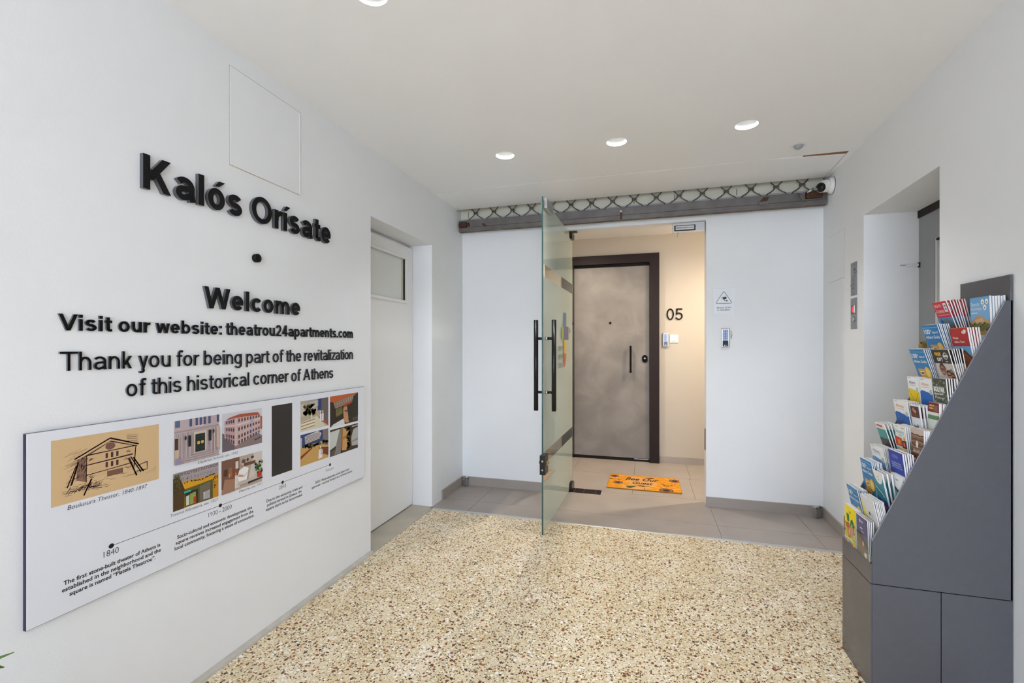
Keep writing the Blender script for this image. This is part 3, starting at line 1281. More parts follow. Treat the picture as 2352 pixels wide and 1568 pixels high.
for c in (0.27, 0.42, 0.55):
    R(0.45, c, 0.535, c + 0.008, '#3e4947'); R(0.55, c, 0.635, c + 0.008, '#3e4947')
R(0.538, 0.20, 0.544, 0.62, '#101414')
p.disc(*u(0.50, 0.41), 0.006, 0.006, '#d8b45a'); p.disc(*u(0.585, 0.415), 0.006, 0.006, '#d8b45a')
p.disc(*u(0.215, 0.58), 0.004, 0.008, '#37333a'); p.disc(*u(0.845, 0.62), 0.004, 0.008, '#37333a')
for i in range(8):
    c = 0.19 - 0.026 * i
    p.poly([u(0.38 - 0.03 * i, c), u(0.70 + 0.034 * i, c), u(0.73 + 0.034 * i, c - 0.020), u(0.35 - 0.03 * i, c - 0.020)] if i < 7 else [u(0.1, 0), u(1, 0), u(1, 0.01), u(0.1, 0.01)], ('#c9b9b4', '#a39298')[i % 2])
p.poly([u(0, 0), u(0.18, 0), u(0.1, 0.13), u(0, 0.16)], '#9d90a6')
put(p, 'picture', 'photo of a stone portal with a dark double door')

# 3: corner school building
p = pic('')
X0, X1, Z0, Z1 = 1.411, 1.606, 0.836, 0.987
H, W = Z1 - Z0, X1 - X0
p.rect(X0, Z0, X1, Z1, '#d2d2da')
p.poly([u(0, 0), u(1, 0), u(1, 0.22), u(0.9, 0.3), u(0, 0.36)], '#8d7a78')
p.poly([u(0, 0.0), u(0.30, 0.0), u(0.24, 0.3), u(0, 0.5)], '#6d6066')
p.poly([u(0.92, 0.42), u(1, 0.40), u(1, 0.76), u(0.92, 0.80)], '#a65f4a')
p.poly([u(0.05, 0.36), u(0.32, 0.08), u(0.32, 0.84), u(0.05, 0.80)], '#c3a2a4')
p.poly([u(0.32, 0.08), u(0.95, 0.36), u(0.95, 0.82), u(0.32, 0.84)], '#ceaFAB'.lower())
p.poly([u(0.08, 0.82), u(0.32, 0.84), u(0.94, 0.82), u(0.88, 0.90), u(0.42, 0.93), u(0.16, 0.87)], '#b0573f')
p.poly([u(0.02, 0.66), u(0.32, 0.62), u(0.95, 0.70), u(0.95, 0.725), u(0.32, 0.655), u(0.02, 0.69)], '#dccbc8')
for fl, (zl, zr) in enumerate(((0.70, 0.74), (0.46, 0.57), (0.25, 0.42), (0.10, 0.31))):
    for k in range(8):
        t = (k + 0.5) / 8.2
        a = 0.34 + 0.60 * t
        c = zl + (zr - zl) * t + 0.005
        h = 0.10 - 0.035 * t
        p.poly([u(a, c), u(a + 0.035, c + 0.012), u(a + 0.035, c + h + 0.008), u(a, c + h)], '#4a3d45', layer=12)
    for k in range(4):
        t = (k + 0.5) / 4.2
        a = 0.30 - 0.22 * t
        c = (0.71, 0.47, 0.27, 0.13)[fl] + (0.0, 0.07, 0.12, 0.18)[fl] * t
        p.poly([u(a - 0.03, c + 0.015), u(a, c), u(a, c + 0.10 - 0.02 * t), u(a - 0.03, c + 0.10 - 0.02 * t)], '#54434b', layer=12)
p.poly([u(0.30, 0.10), u(0.335, 0.10), u(0.335, 0.84), u(0.30, 0.84)], '#d6bcb8')
p.poly([u(0.68, 0.25), u(0.76, 0.29), u(0.76, 0.78), u(0.68, 0.78)], '#b9a9ba')
for a in (0.82, 0.88, 0.94):
    p.disc(*u(a, 0.13 + (a - 0.8) * 0.3), 0.007, 0.003, '#3b3f4d')
put(p, 'picture', 'photo of a pink corner school building with red roof')

# 4: yellow tavern front
p = pic('')
X0, X1, Z0, Z1 = 1.216, 1.395, 0.670, 0.803
H, W = Z1 - Z0, X1 - X0
p.rect(X0, Z0, X1, Z1, '#c48a24')
p.poly([u(0, 0.72), u(1, 0.66), u(1, 1), u(0, 1)], '#a99c9e')
p.text('ΟΙΝΟΖΥΘΕΣΤΙΑΤΟΡΙΟΝ', X0 + 0.11 * W, Z0 + 0.90 * H, 0.0095, X0 + 0.99 * W, '#2a2527', 0.01)
p.text('Η  Κ λ η μ α τ α ρ ι ά', X0 + 0.16 * W, Z0 + 0.76 * H, 0.010, X0 + 0.97 * W, '#7f7478', 0.0, 0.25)
p.poly([u(0.2, 0.52), u(1, 0.50), u(1, 0.66), u(0.2, 0.72)], '#e0a223')
p.poly([u(0.0, 0.0), u(0.22, 0.0), u(0.24, 0.5), u(0.12, 0.9), u(0, 0.86)], '#4d3a22')
p.poly([u(0.23, 0.03), u(0.86, 0.0), u(0.86, 0.56), u(0.24, 0.50)], '#5b5a2c')
p.poly([u(0.25, 0.04), u(0.52, 0.02), u(0.52, 0.42), u(0.25, 0.40)], '#2b2a20')
p.poly([u(0.56, 0.04), u(0.80, 0.02), u(0.80, 0.52), u(0.56, 0.46)], '#72685a')
p.poly([u(0.64, 0.06), u(0.79, 0.05), u(0.79, 0.28), u(0.64, 0.26)], '#c9c8c4')
p.poly([u(0.26, 0.05), u(0.33, 0.05), u(0.33, 0.32), u(0.26, 0.30)], '#cfd4c6')
p.poly([u(0.34, 0.05), u(0.47, 0.04), u(0.47, 0.36), u(0.34, 0.34)], '#8fa04c')
p.poly([u(0.42, 0.06), u(0.48, 0.06), u(0.48, 0.24), u(0.42, 0.22)], '#b5382a')
p.rect(*u(0.22, 0.40), *u(0.36, 0.45), '#33b09c')
for i in range(7):
    p.line([u(0.64 + 0.025 * i, 0.06), u(0.68 + 0.02 * i, 0.27)], 0.0009, '#4b443b', layer=30)
for i in range(46):
    t = rnd.random()
    a, c = (0.2 + 0.7 * t, 0.66 + 0.03 * math.sin(9 * t) + 0.03 * rnd.random()) if i < 30 else (0.86 + 0.1 * rnd.random(), 0.25 + 0.4 * rnd.random())
    p.disc(*u(a, c), 0.0026, 0.0022, ('#3c3f1d', '#5d4c22', '#2b2b18')[i % 3], 7, layer=31)
for i in range(20):
    p.disc(*u(0.02 + 0.10 * rnd.random(), 0.55 + 0.4 * rnd.random()), 0.004, 0.003, ('#55613a', '#6c5f33')[i % 2], 7, layer=31)
put(p, 'picture', 'photo of a yellow tavern front with vines')

# 5: cook in a white shirt in a kitchen
p = pic('')
X0, X1, Z0, Z1 = 1.408, 1.606, 0.669, 0.802
H, W = Z1 - Z0, X1 - X0
p.rect(X0, Z0, X1, Z1, '#b9a99a')
p.poly([u(0, 0.15), u(0.42, 0.2), u(0.42, 1), u(0, 1)], '#7c5748')
p.poly([u(0.62, 0.1), u(1, 0.2), u(1, 1), u(0.78, 1)], '#d2c8c0')
p.rect(*u(0.45, 0.66), *u(0.82, 0.76), '#6f4a39')
p.disc(*u(0.52, 0.82), 0.010, 0.009, '#69564f'); p.disc(*u(0.62, 0.84), 0.006, 0.006, '#3f3532'); p.disc(*u(0.74, 0.88), 0.008, 0.006, '#4c3f3a')
p.rect(*u(0.32, 0.66), *u(0.39, 0.88), '#d9d0c6'); p.rect(*u(0.05, 0.52), *u(0.13, 0.72), '#553629'); p.rect(*u(0.15, 0.50), *u(0.24, 0.74), '#8d6a52')
for a, c, h in ((0.16, 0.45, 0.12), (0.21, 0.46, 0.15), (0.26, 0.48, 0.18), (0.31, 0.44, 0.10), (0.02, 0.04, 0.16), (0.08, 0.04, 0.18)):
    p.rect(*u(a, c), *u(a + 0.035, c + h), ('#c2662f', '#d98b2e', '#a8402a')[int(a * 100) % 3])
p.poly([u(0.0, 0.0), u(0.3, 0.0), u(0.3, 0.36), u(0.06, 0.44)], '#a37b63')
p.poly([u(0.30, 0.06), u(0.42, 0.08), u(0.42, 0.44), u(0.30, 0.46)], '#d6cec8')
p.poly([u(0.40, 0.22), u(0.58, 0.20), u(0.64, 0.58), u(0.53, 0.66), u(0.40, 0.58), u(0.36, 0.40)], '#eeecec')
p.poly([u(0.36, 0.40), u(0.50, 0.34), u(0.51, 0.40), u(0.40, 0.46)], '#c89a7e')
p.poly([u(0.58, 0.44), u(0.63, 0.50), u(0.54, 0.36), u(0.50, 0.34)], '#c08f74')
p.disc(*u(0.485, 0.70), 0.0075, 0.0085, '#c99274'); p.disc(*u(0.485, 0.745), 0.0075, 0.0045, '#c5b9ad')
p.poly([u(0.34, 0.12), u(1, 0.16), u(1, 0.22), u(0.40, 0.24)], '#c4b7aa')
p.poly([u(0.62, 0.08), u(1, 0.12), u(1, 0.17), u(0.62, 0.15)], '#342e2c')
p.poly([u(0.86, 0.18), u(0.97, 0.18), u(0.985, 0.36), u(0.85, 0.36)], '#c2362a')
for i in range(34):
    p.disc(*u(0.90 + 0.10 * rnd.uniform(-1, 1) if True else 0, 0.52 + 0.17 * rnd.uniform(-1, 1)), 0.0045, 0.004, ('#476b2e', '#6f9344', '#38552a')[i % 3], 7, layer=26)
p.v = [(min(max(a, X0 - BX), X1 - BX), q, c) for a, q, c in p.v]
put(p, 'picture', 'photo of a cook in a white shirt beside a potted plant')

# 6: plain charcoal panel
p = pic('')
p.rect(1.657, 0.671, 1.784, 0.990, '#eceef2')
p.rect(1.659, 0.673, 1.782, 0.988, '#322f2e')
put(p, 'picture', 'plain charcoal rectangle')

# 7-10: four planning renderings
p = pic('')
X0, X1, Z0, Z1 = 1.836, 2.037, 0.841, 0.988
H, W = Z1 - Z0, X1 - X0
p.rect(X0, Z0, X1, Z1, '#b9ab94')
p.poly([u(0.30, 0.62), u(0.62, 0.70), u(0.62, 1), u(0.2, 1)], '#aaa39c'); p.rect(*u(0.60, 0.60), *u(0.74, 1), '#2b4278')
p.poly([u(0.72, 0.2), u(1, 0.1), u(1, 1), u(0.74, 1)], '#6b5f5c'); p.rect(*u(0, 0.5), *u(0.12, 0.9), '#c9c2b8')
for i in range(5):
    p.line([u(0.32, 0.70 + 0.05 * i), u(0.62, 0.78 + 0.04 * i)], 0.002, '#e4e0da', layer=6)
for i in range(44):
    p.disc(*u(0.10 + 0.40 * rnd.random(), 0.50 + 0.34 * rnd.random()), 0.009, 0.007, ('#4c4a26', '#2f3220', '#6a6236')[i % 3], 8, layer=8)
p.poly([u(0, 0), u(0.9, 0.0), u(0.58, 0.42), u(0, 0.30)], '#d9d2b8')
for i in range(5):
    p.poly([u(0.02, 0.06 + 0.05 * i), u(0.5, 0.10 + 0.055 * i), u(0.48, 0.125 + 0.055 * i), u(0.02, 0.085 + 0.05 * i)], ('#a9794c', '#e9e6d8')[i % 2], layer=10)
p.poly([u(0.62, 0.36), u(1, 0.0), u(1, 0.10), u(0.66, 0.38)], '#b34a3a')
for a in (0.66, 0.74):
    p.poly([u(a, 0.22), u(a + 0.07, 0.20), u(a + 0.075, 0.46), u(a + 0.05, 0.50), u(a + 0.01, 0.46)], '#e9e0e2', layer=14)
    p.disc(*u(a + 0.04, 0.54), 0.005, 0.005, '#e9e0e2', 10, layer=14)
p.poly([u(0.36, 0.38), u(0.40, 0.38), u(0.40, 0.50), u(0.36, 0.50)], '#ece6e2', layer=14)
put(p, 'picture', 'rendering of white figures walking on a paved square')
p = pic('')
X0, X1, Z0, Z1 = 2.051, 2.294, 0.825, 0.989
H, W = Z1 - Z0, X1 - X0
p.rect(X0, Z0, X1, Z1, '#33291f')
p.poly([u(0, 1), u(1, 1), u(0.9, 0.94), u(0.12, 0.78), u(0.0, 0.84)], '#c05f31')
p.poly([u(0.12, 0.78), u(0.88, 0.95), u(0.84, 0.72), u(0.18, 0.58)], '#a78f7c')
for i in range(9):
    p.line([u(0.16 + 0.08 * i, 0.64 + 0.018 * i), u(0.15 + 0.08 * i, 0.77 + 0.018 * i)], 0.004, '#e0d2c2', layer=5)
    p.line([u(0.14, 0.62 + 0.02 * i), u(0.85, 0.76 + 0.02 * i)], 0.0012, '#6e5848', layer=6)
p.poly([u(0.2, 0.30), u(0.44, 0.38), u(0.40, 0.60), u(0.2, 0.56)], '#7a6b3f')
p.poly([u(0.45, 0.66), u(0.78, 0.74), u(0.78, 0.68), u(0.47, 0.58)], '#b3472c')
p.poly([u(0.48, 0.06), u(0.66, 0.02), u(0.58, 0.60), u(0.44, 0.56)], '#c4936a')
p.poly([u(0.5, 0.42), u(0.62, 0.40), u(0.62, 0.46), u(0.5, 0.48)], '#5c4754')
p.poly([u(0.0, 0.0), u(0.5, 0.0), u(0.46, 0.20), u(0.1, 0.08)], '#dcdcdf')
p.poly([u(0.82, 0.9), u(1, 1), u(1, 0.2), u(0.62, 0.12)], '#292a20')
for i in range(16):
    p.disc(*u(0.20 + 0.26 * rnd.random(), 0.34 + 0.22 * rnd.random()), 0.006, 0.005, ('#4d6b2f', '#8a7a45')[i % 2], 7, layer=16)
for i in range(6):
    p.line([u(0.80 + 0.03 * i, 0.06), u(0.80 + 0.03 * i, 0.16)], 0.0018, '#8b8376', layer=17)
put(p, 'picture', 'rendering seen from above with a tiled roof')
p = pic('')
X0, X1, Z0, Z1 = 1.836, 2.037, 0.674, 0.826
H, W = Z1 - Z0, X1 - X0
p.rect(X0, Z0, X1, Z1, '#c9a05e')
p.rect(*u(0, 0.62), *u(1, 1), '#31457c'); p.rect(*u(0.0, 0.58), *u(0.05, 0.9), '#b9b4b0'); p.poly([u(0.80, 0.5), u(1, 0.42), u(1, 1), u(0.78, 1)], '#7d726c')
p.poly([u(0.16, 0.66), u(0.66, 0.72), u(0.74, 0.90), u(0.60, 1), u(0.14, 0.92)], '#cfc6c0')
for i in range(6):
    p.poly([u(0.16, 0.66 + 0.045 * i), u(0.68, 0.72 + 0.04 * i), u(0.68, 0.735 + 0.04 * i), u(0.16, 0.68 + 0.045 * i)], '#6a5f66', layer=8)
for i in range(40):
    p.disc(*u(rnd.random(), 0.52 + 0.10 * rnd.random()), 0.007, 0.006, ('#3c3a22', '#544a2b', '#2d2c1e')[i % 3], 8, layer=10)
p.v = [(min(max(a, X0 - BX), X1 - BX), q, c) for a, q, c in p.v]
p.poly([u(0.0, 0.22), u(0.40, 0.47), u(0.40, 0.52), u(0.0, 0.32)], '#8f3a24')
p.poly([u(0.64, 0.44), u(1, 0.36), u(1, 0.08), u(0.80, 0.18)], '#6b2c1c')
for i in range(4):
    p.poly([u(0.70, 0.20 + 0.06 * i), u(1, 0.12 + 0.06 * i), u(1, 0.14 + 0.06 * i), u(0.70, 0.22 + 0.06 * i)], '#a55a36', layer=16)
p.poly([u(0.62, 0.06), u(0.76, 0.06), u(0.80, 0.30), u(0.72, 0.40), u(0.64, 0.34)], '#ebe5e0')
p.disc(*u(0.70, 0.44), 0.006, 0.006, '#ebe5e0', 10)
put(p, 'picture', 'rendering of one white figure before a striped building')
p = pic('')
X0, X1, Z0, Z1 = 2.051, 2.294, 0.671, 0.812
H, W = Z1 - Z0, X1 - X0
p.rect(X0, Z0, X1, Z1, '#403222')
p.poly([u(0, 0.25), u(0.2, 0.35), u(0.33, 0.95), u(0, 0.92)], '#c9ccc6'); p.poly([u(0.14, 0.02), u(0.36, 0.0), u(0.40, 0.95), u(0.33, 0.95)], '#8d8681')
for i in range(12):
    p.line([u(0.18 + 0.012 * i, 0.06 + 0.07 * i), u(0.36, 0.03 + 0.075 * i)], 0.0014, '#5b544f', layer=5)
p.poly([u(0.40, 0.10), u(0.56, 0.06), u(0.72, 0.72), u(0.44, 0.98), u(0.40, 0.9)], '#c89a60')
p.poly([u(0.44, 0.5), u(0.66, 0.62), u(0.66, 0.70), u(0.44, 0.60)], '#a8743f'); p.poly([u(0.36, 0.2), u(0.42, 0.2), u(0.44, 0.98), u(0.38, 0.98)], '#9c6a36')
p.poly([u(0.76, 0.16), u(1, 0.12), u(1, 0.86), u(0.82, 0.80), u(0.74, 0.5)], '#b3b2ac'); p.poly([u(0.78, 0.30), u(1, 0.34), u(1, 0.40), u(0.78, 0.36)], '#8a8880')
for i in range(46):
    p.disc(*u(0.62 + 0.12 * rnd.random() - 0.05 * rnd.random(), 0.08 + 0.86 * rnd.random()), 0.008, 0.006, ('#3a3316', '#2b2612', '#51431d')[i % 3], 8, layer=12)
for i in range(8):
    p.disc(*u(0.78 + 0.028 * i, 0.93), 0.0022, 0.004, '#e6e6e6', 8, layer=13)
p.poly([u(0, 0.0), u(0.14, 0.04), u(0.2, 0.24), u(0, 0.2)], '#5d544e')
put(p, 'picture', 'rendering seen from above with a tan path between trees')

# captions, timeline and texts
TXT = '#26262c'


def words(name, rows_):
    q = Print(FR, ox=BX, oz=BZ)
    for t_, x0, x1, z, cap, bold, sh in rows_:
        q.text(t_, x0, z, cap, x1, TXT, bold, sh, layer=1)
    q.build(name, r)


words('caption', [('Boukoura Theater, 1840-1897', 0.909, 1.127, 0.781, 0.0125, -0.004, 0.2)])
words('caption', [('Diplarios School, est. 1932', 1.31, 1.482, 0.8165, 0.0095, -0.006, 0.2)])
words('caption', [('Taverna Klimataria, est. 1927', 1.205, 1.391, 0.6545, 0.0098, -0.006, 0.2)])
words('caption', [('Diporto, est. 1911', 1.489, 1.606, 0.6555, 0.0095, -0.006, 0.2)])
q = Print(FR, ox=BX, oz=BZ)
q.line([(1.022, 0.6318), (2.051, 0.6315)], 0.0016, '#3a3a40')
for yy, rr in ((1.022, 0.0075), (1.403, 0.0072), (1.723, 0.0072), (2.051, 0.0072)):
    q.disc(yy, 0.6316, rr, rr, '#0f0f12', 20)
q.build('timeline', r)
words('date', [('1840', 1.001, 1.043, 0.603, 0.0185, -0.008, 0)])
words('date', [('1930 - 2000', 1.353, 1.454, 0.603, 0.0165, -0.008, 0)])
words('date', [('2010', 1.702, 1.744, 0.604, 0.0165, -0.008, 0)])
words('date', [('Future', 2.02, 2.079, 0.602, 0.013, -0.008, 0)])
words('text_block', [('The first stone-built theater of Athens is', 0.900, 1.172, 0.569, 0.0118, 0.024, 0), ('established in the neighborhood and the', 0.896, 1.174, 0.5505, 0.0118, 0.024, 0),
                     ('square is named “Plateia Theatrou”.', 0.914, 1.156, 0.532, 0.0118, 0.024, 0)])
words('text_block', [('Socio-cultural and economic development, the', 1.231, 1.553, 0.569, 0.0118, 0.022, 0), ('square receives increased engagement from the', 1.226, 1.560, 0.5505, 0.0118, 0.022, 0),
                     ('local community, fostering a sense of connection.', 1.222, 1.565, 0.532, 0.0118, 0.022, 0)])
words('text_block', [('Due to the economic crisis and', 1.630, 1.847, 0.569, 0.0118, 0.020, 0), ('political turmoil in Greece, the', 1.634, 1.843, 0.5505, 0.0118, 0.020, 0),
                     ('square starts to be downgraded.', 1.627, 1.850, 0.532, 0.0118, 0.020, 0)])
words('text_block', [('2023 / Redevelopment work plans were', 1.939, 2.213, 0.563, 0.0110, 0.018, 0), ('approved - we look forward to a brighter future.', 1.913, 2.241, 0.545, 0.0110, 0.018, 0)])

# ================================================================== ROLLED-UP GATE
GY = 3.815
r = thing('rolling_grille', 'rolled-up iron grille with wavy lattice and grey bottom rail above the lobby opening', 'security gate', (-0.18, GY, 2.272))
gx = lambda x: x + 0.18
gz = lambda z: z - 2.272
G0, G1 = -1.600, 1.238
b = MB()
b.prism([(-0.018, 0.0), (0.018, 0.0), (0.018, 0.099), (-0.016, 0.099), (-0.018, 0.097), (-0.018, 0.040), (-0.0145, 0.038), (-0.0145, 0.034), (-0.020, 0.032), (-0.020, 0.003)], 'x', gx(G0), gx(G1), 'rail')
rail = b.build('bottom_rail', r)
b = MB()
b.box((gx(G0), -0.0205, -0.0022), (gx(G1), 0.012, 0.0015), 'rustline')
b.build('rusty_edge', rail)
b = MB()
for i in range(15):
    x = G0 + 0.16 + i * 0.187
    b.cyl((gx(x), -0.0215, 0.018), (gx(x), -0.0185, 0.018), 0.005, 'rail', 12)
b.build('rivets', rail)
b = MB()
b.bbox((gx(G0 + 0.005), -0.045, 0.035), (gx(G0 + 0.075), -0.016, 0.080), 'rust', 0.006)
b.cyl((gx(G0 + 0.075), -0.032, 0.055), (gx(G0 + 0.098), -0.032, 0.058), 0.016, 'rust', 12)
b.cyl((gx(G0 + 0.09), -0.036, 0.03), (gx(G0 + 0.092), -0.036, 0.075), 0.005, 'rail', 8)
b.build('latch', rail)
b = MB()
b.bbox((gx(G1 - 0.135), -0.048, 0.048), (gx(G1 - 0.03), -0.016, 0.100), 'rust', 0.008)
b.tube([(gx(G1 - 0.18), -0.03, 0.09), (gx(G1 - 0.165), -0.045, 0.06), (gx(G1 - 0.15), -0.045, 0.035), (gx(G1 - 0.14), -0.03, 0.03)], 0.006, 'rail')
b.cyl((gx(G1 - 0.13), -0.04, 0.09), (gx(G1 - 0.09), -0.05, 0.11), 0.010, 'steel', 10)
b.build('latch', rail)
b = MB()
b.bbox((gx(0.80), -0.026, 0.028), (gx(0.862), -0.018, 0.056), 'rail', 0.002)
b.prism([(gx(0.805), 0.056), (gx(0.855), 0.056), (gx(0.872), 0.088), (gx(0.830), 0.088)], 'y', -0.0195, -0.018, 'rust')
b.build('hasp', rail)
b = MB()
b.prism([(gx(-1.39), 0.060), (gx(-1.365), 0.062), (gx(-1.335), 0.030), (gx(-1.36), 0.030)], 'y', -0.0195, -0.018, 'rust')
b.build('slot', rail)
b = MB()
b.box((gx(-0.205), -0.028, 0.006), (gx(-0.19), -0.018, 0.055), 'rust')
b.cyl((gx(-0.198), -0.032, 0.066), (gx(-0.198), -0.018, 0.066), 0.009, 'steel', 12)
b.build('bolt', rail)
PER = 0.1695
J0 = -1.452
nJ = 16
zj, zb, zt = 0.164, 0.100, 0.215


def wire_pts(side, k):
    """from the clip at junction k down to the flat on the rail, and up into the ceiling slot"""
    x = gx(J0 + k * PER)
    s_ = side
    low = [(0.011, zj - 0.008), (0.013, zj - 0.014), (0.022, zj - 0.026), (0.030, zj - 0.031), (0.040, zj - 0.040), (0.055, zj - 0.046), (0.064, zj - 0.056), (0.071, zb), (0.0855, zb)]
    up = [(0.060, zt + 0.07), (0.043, zt), (0.034, zj + 0.030), (0.022, zj + 0.018), (0.014, zj + 0.010), (0.011, zj + 0.006)]
    return [(x + s_ * a, 0, c) for a, c in up + low]


for k in range(nJ):
    for s_ in (-1, 1):
        if k == nJ - 1 and s_ == 1:
            pts = [q for q in wire_pts(s_, k) if q[0] < gx(G1 - 0.02)]
        else:
            pts = wire_pts(s_, k)
        MB().tube(pts, 0.0042, 'wire', 8).build('grille_wire', r)
    x = gx(J0 + k * PER)
    b = MB()
    b.bbox((x - 0.018, -0.008, zj - 0.010), (x + 0.018, 0.008, zj - 0.002), 'wire', 0.002)
    b.bbox((x - 0.018, -0.008, zj + 0.000), (x + 0.018, 0.008, zj + 0.008), 'wire', 0.002)
    b.build('clip', r)
b = MB()
b.box((XL, 3.862, 2.392), (1.236, 3.886, 2.72), 'box')
for x in (-1.54, -1.12, -0.83, -0.45, -0.10, 0.21, 0.66):
    b.box((x, 3.8605, 2.41), (x + 0.004, 3.863, 2.46), 'rust')
o = b.build('shutter_housing')
tag(o, 'scuffed cream board behind the wavy lattice of the rolled-up gate', 'shutter housing')
b = MB()
b.prism([(3.845, 2.378), (3.894, 2.378), (3.894, 2.392), (3.862, 2.400), (3.850, 2.398)], 'x', XL, 1.238, 'flash')
o = b.build('flashing_strip')
tag(o, 'pale metal flashing strip just above the grey gate rail', 'metal strip')

# padlocks at the foot of the gate guides
def padlock(x, y, rz, label):
    r = thing('padlock', label, 'padlock', (x, y, 0.004), rz, group='padlocks at the foot of the gate')
    b = MB()
    b.bbox((-0.021, -0.013, 0.004), (0.021, 0.013, 0.056), 'steel', 0.004)
    b.cyl((0.0, 0.0, 0.0), (0.0, 0.0, 0.006), 0.008, 'brass', 14)
    b.build('body', r)
    b = MB()
    pts = [(-0.013, 0, 0.054), (-0.013, 0, 0.072)] + [(0.013 * -math.cos(PI * i / 8), 0, 0.072 + 0.013 * math.sin(PI * i / 8)) for i in range(1, 9)] + [(0.013, 0, 0.054)]
    b.tube(pts, 0.0042, 'chrome', 10)
    b.build('shackle', r)
    b = MB()
    b.bbox((-0.03, -0.004, 0.070), (0.034, 0.022, 0.075), 'steel', 0.001)
    b.tube([(0.013, 0.0, 0.074), (0.03, -0.006, 0.070), (0.036, 0.0, 0.074), (0.032, 0.012, 0.078)], 0.003, 'rust', 8)
    b.build('hasp_ring', r)


padlock(-1.566, 3.853, -0.3, 'weathered steel padlock at the floor in the corner beside the left wall')
padlock(1.197, 3.852, 0.5, 'shiny steel padlock at the floor in the corner beside the right wall')

# ================================================================== GLASS DOOR
# hinge side inside the opening, swung out towards the viewer; local x from the hinge end to the free end, y = away from the viewer's side face
GA = Vector((-0.631, 4.085, 0))
GB = Vector((-0.659, 2.966, 0))
gl_len = (GB - GA).length
ang = math.atan2(GB.y - GA.y, GB.x - GA.x)
r = thing('glass_door', 'open frameless glass entrance door with frosted film and black bar handles', 'door', (GA.x, GA.y, 0), ang)
# local +y is the side of +X (towards the right wall)
TH = 0.005
GT = 2.243
gl = MB()
gl.box((0, -TH, 0.010), (gl_len - 0.002, TH, GT), 'glass')
pane = gl.build('pane', r)
b = MB()
b.box((gl_len - 0.002, -TH, 0.010), (gl_len, TH, GT), 'glassedge')
b.build('polished_edge', r)
b = MB()
b.box((0.0, -TH - 0.0008, 0.540), (gl_len - 0.004, -TH - 0.0004, 1.722), 'frost')
b.build('frosted_film', r)
b = MB()
for z0 in (0.455, 1.722):                   # the film also edges the two clear strips
    b.box((gl_len - 0.045, -TH - 0.0008, z0), (gl_len - 0.004, -TH - 0.0004, z0 + 0.085), 'frost')
b.build('film_edge', r)
for z0, z1 in ((0.012, 0.455), (1.807, GT - 0.002)):
    b = MB()
    b.box((0.0, -TH - 0.0008, z0), (gl_len - 0.004, -TH - 0.0004, z1), 'haze')
    b.build('frosted_film', r)
# printed emblem and lettering, mirrored from this side; drawn for a reader on the far side
em = Print(0.0, mirror=True)
yy = lambda y: (4.085 - y) * 1.0003           # distance from the hinge end
em.rect(yy(3.75), 1.420, yy(3.66), 1.527, '#5f86a3')
em.rect(yy(3.845), 1.310, yy(3.66), 1.419, '#6d6a88')
em.disc(yy(3.605), 1.362, 0.047, 0.054, '#9aae4c', 28)
em.rect(yy(3.75), 1.199, yy(3.66), 1.309, '#d6b23c')
em.poly([(yy(3.66), 1.198), (yy(3.75), 1.198)] + [(yy(3.66) - 0.09 * math.cos(a), 1.198 - 0.112 * math.sin(a)) for a in [PI / 2 * i / 10 for i in range(1, 11)]], '#c4673f')
em.mir = False
for t_, z in (('ATHENS', 1.222), ('THEATER', 1.155), ('APARTMENTS', 1.088)):
    em.text(t_, yy(3.61), z, 0.036, yy(3.445), '#3f4444', 0.0)
em.v = [(a, -q + TH + 0.0010, c) for a, q, c in em.v]
o = em.build('printed_emblem', r)
o['label'] = 'coloured blocks with three lines of mirrored lettering'
b = MB()
b.cyl((yy(3.90), TH, 1.388), (yy(3.90), TH + 0.004, 1.388), 0.022, 'greyplastic', 20)
b.build('round_sticker', r)
# bar handles, one on each face
hx = yy(3.035)
for s_ in (-1, 1):
    o_ = MB()
    o_.cyl((hx, s_ * 0.062, 0.822), (hx, s_ * 0.062, 1.432), 0.0155, 'blackmetal', 28)
    o_.cyl((hx, s_ * 0.062, 0.820), (hx, s_ * 0.062, 0.822), 0.0145, 'blackmetal', 28)
    hb = o_.build('bar_handle', r)
    for z in (0.945, 1.307):
        o_ = MB()
        o_.cyl((hx, s_ * (TH + 0.012), z), (hx, s_ * 0.05, z), 0.0095, 'blackmetal', 18)
        o_.cyl((hx, s_ * (TH + 0.001), z), (hx, s_ * (TH + 0.014), z), 0.0125, 'chrome', 20)
        o_.build('standoff', hb)
# lock at the free edge
b = MB()
b.bbox((gl_len - 0.085, -0.019, 0.405), (gl_len + 0.004, 0.019, 0.535), 'blackmetal', 0.004)
lk = b.build('patch_lock', r)
b = MB()
zc = 0.478
b.cyl((gl_len - 0.045, -0.034, zc), (gl_len - 0.045, 0.034, zc), 0.0095, 'brass', 18)
b.bbox((gl_len - 0.048, -0.030, zc - 0.018), (gl_len - 0.042, 0.030, zc), 'brass', 0.002)
b.build('key_cylinder', lk)
b = MB()
b.cyl((gl_len + 0.003, 0.0, 0.497), (gl_len + 0.006, 0.0, 0.497), 0.007, 'chrome', 16)
b.cyl((gl_len + 0.003, 0.0, 0.438), (gl_len + 0.006, 0.0, 0.438), 0.006, 'chrome', 16)
b.build('lock_screw', lk)
# armature plate near the top of the free edge
b = MB()
b.bbox((gl_len - 0.21, TH + 0.001, 2.170), (gl_len - 0.018, TH + 0.022, 2.236), 'steel', 0.002)
b.bbox((gl_len - 0.21, -TH - 0.010, 2.180), (gl_len - 0.018, -TH - 0.001, 2.228), 'chrome', 0.002)
b.build('armature_plate', r)
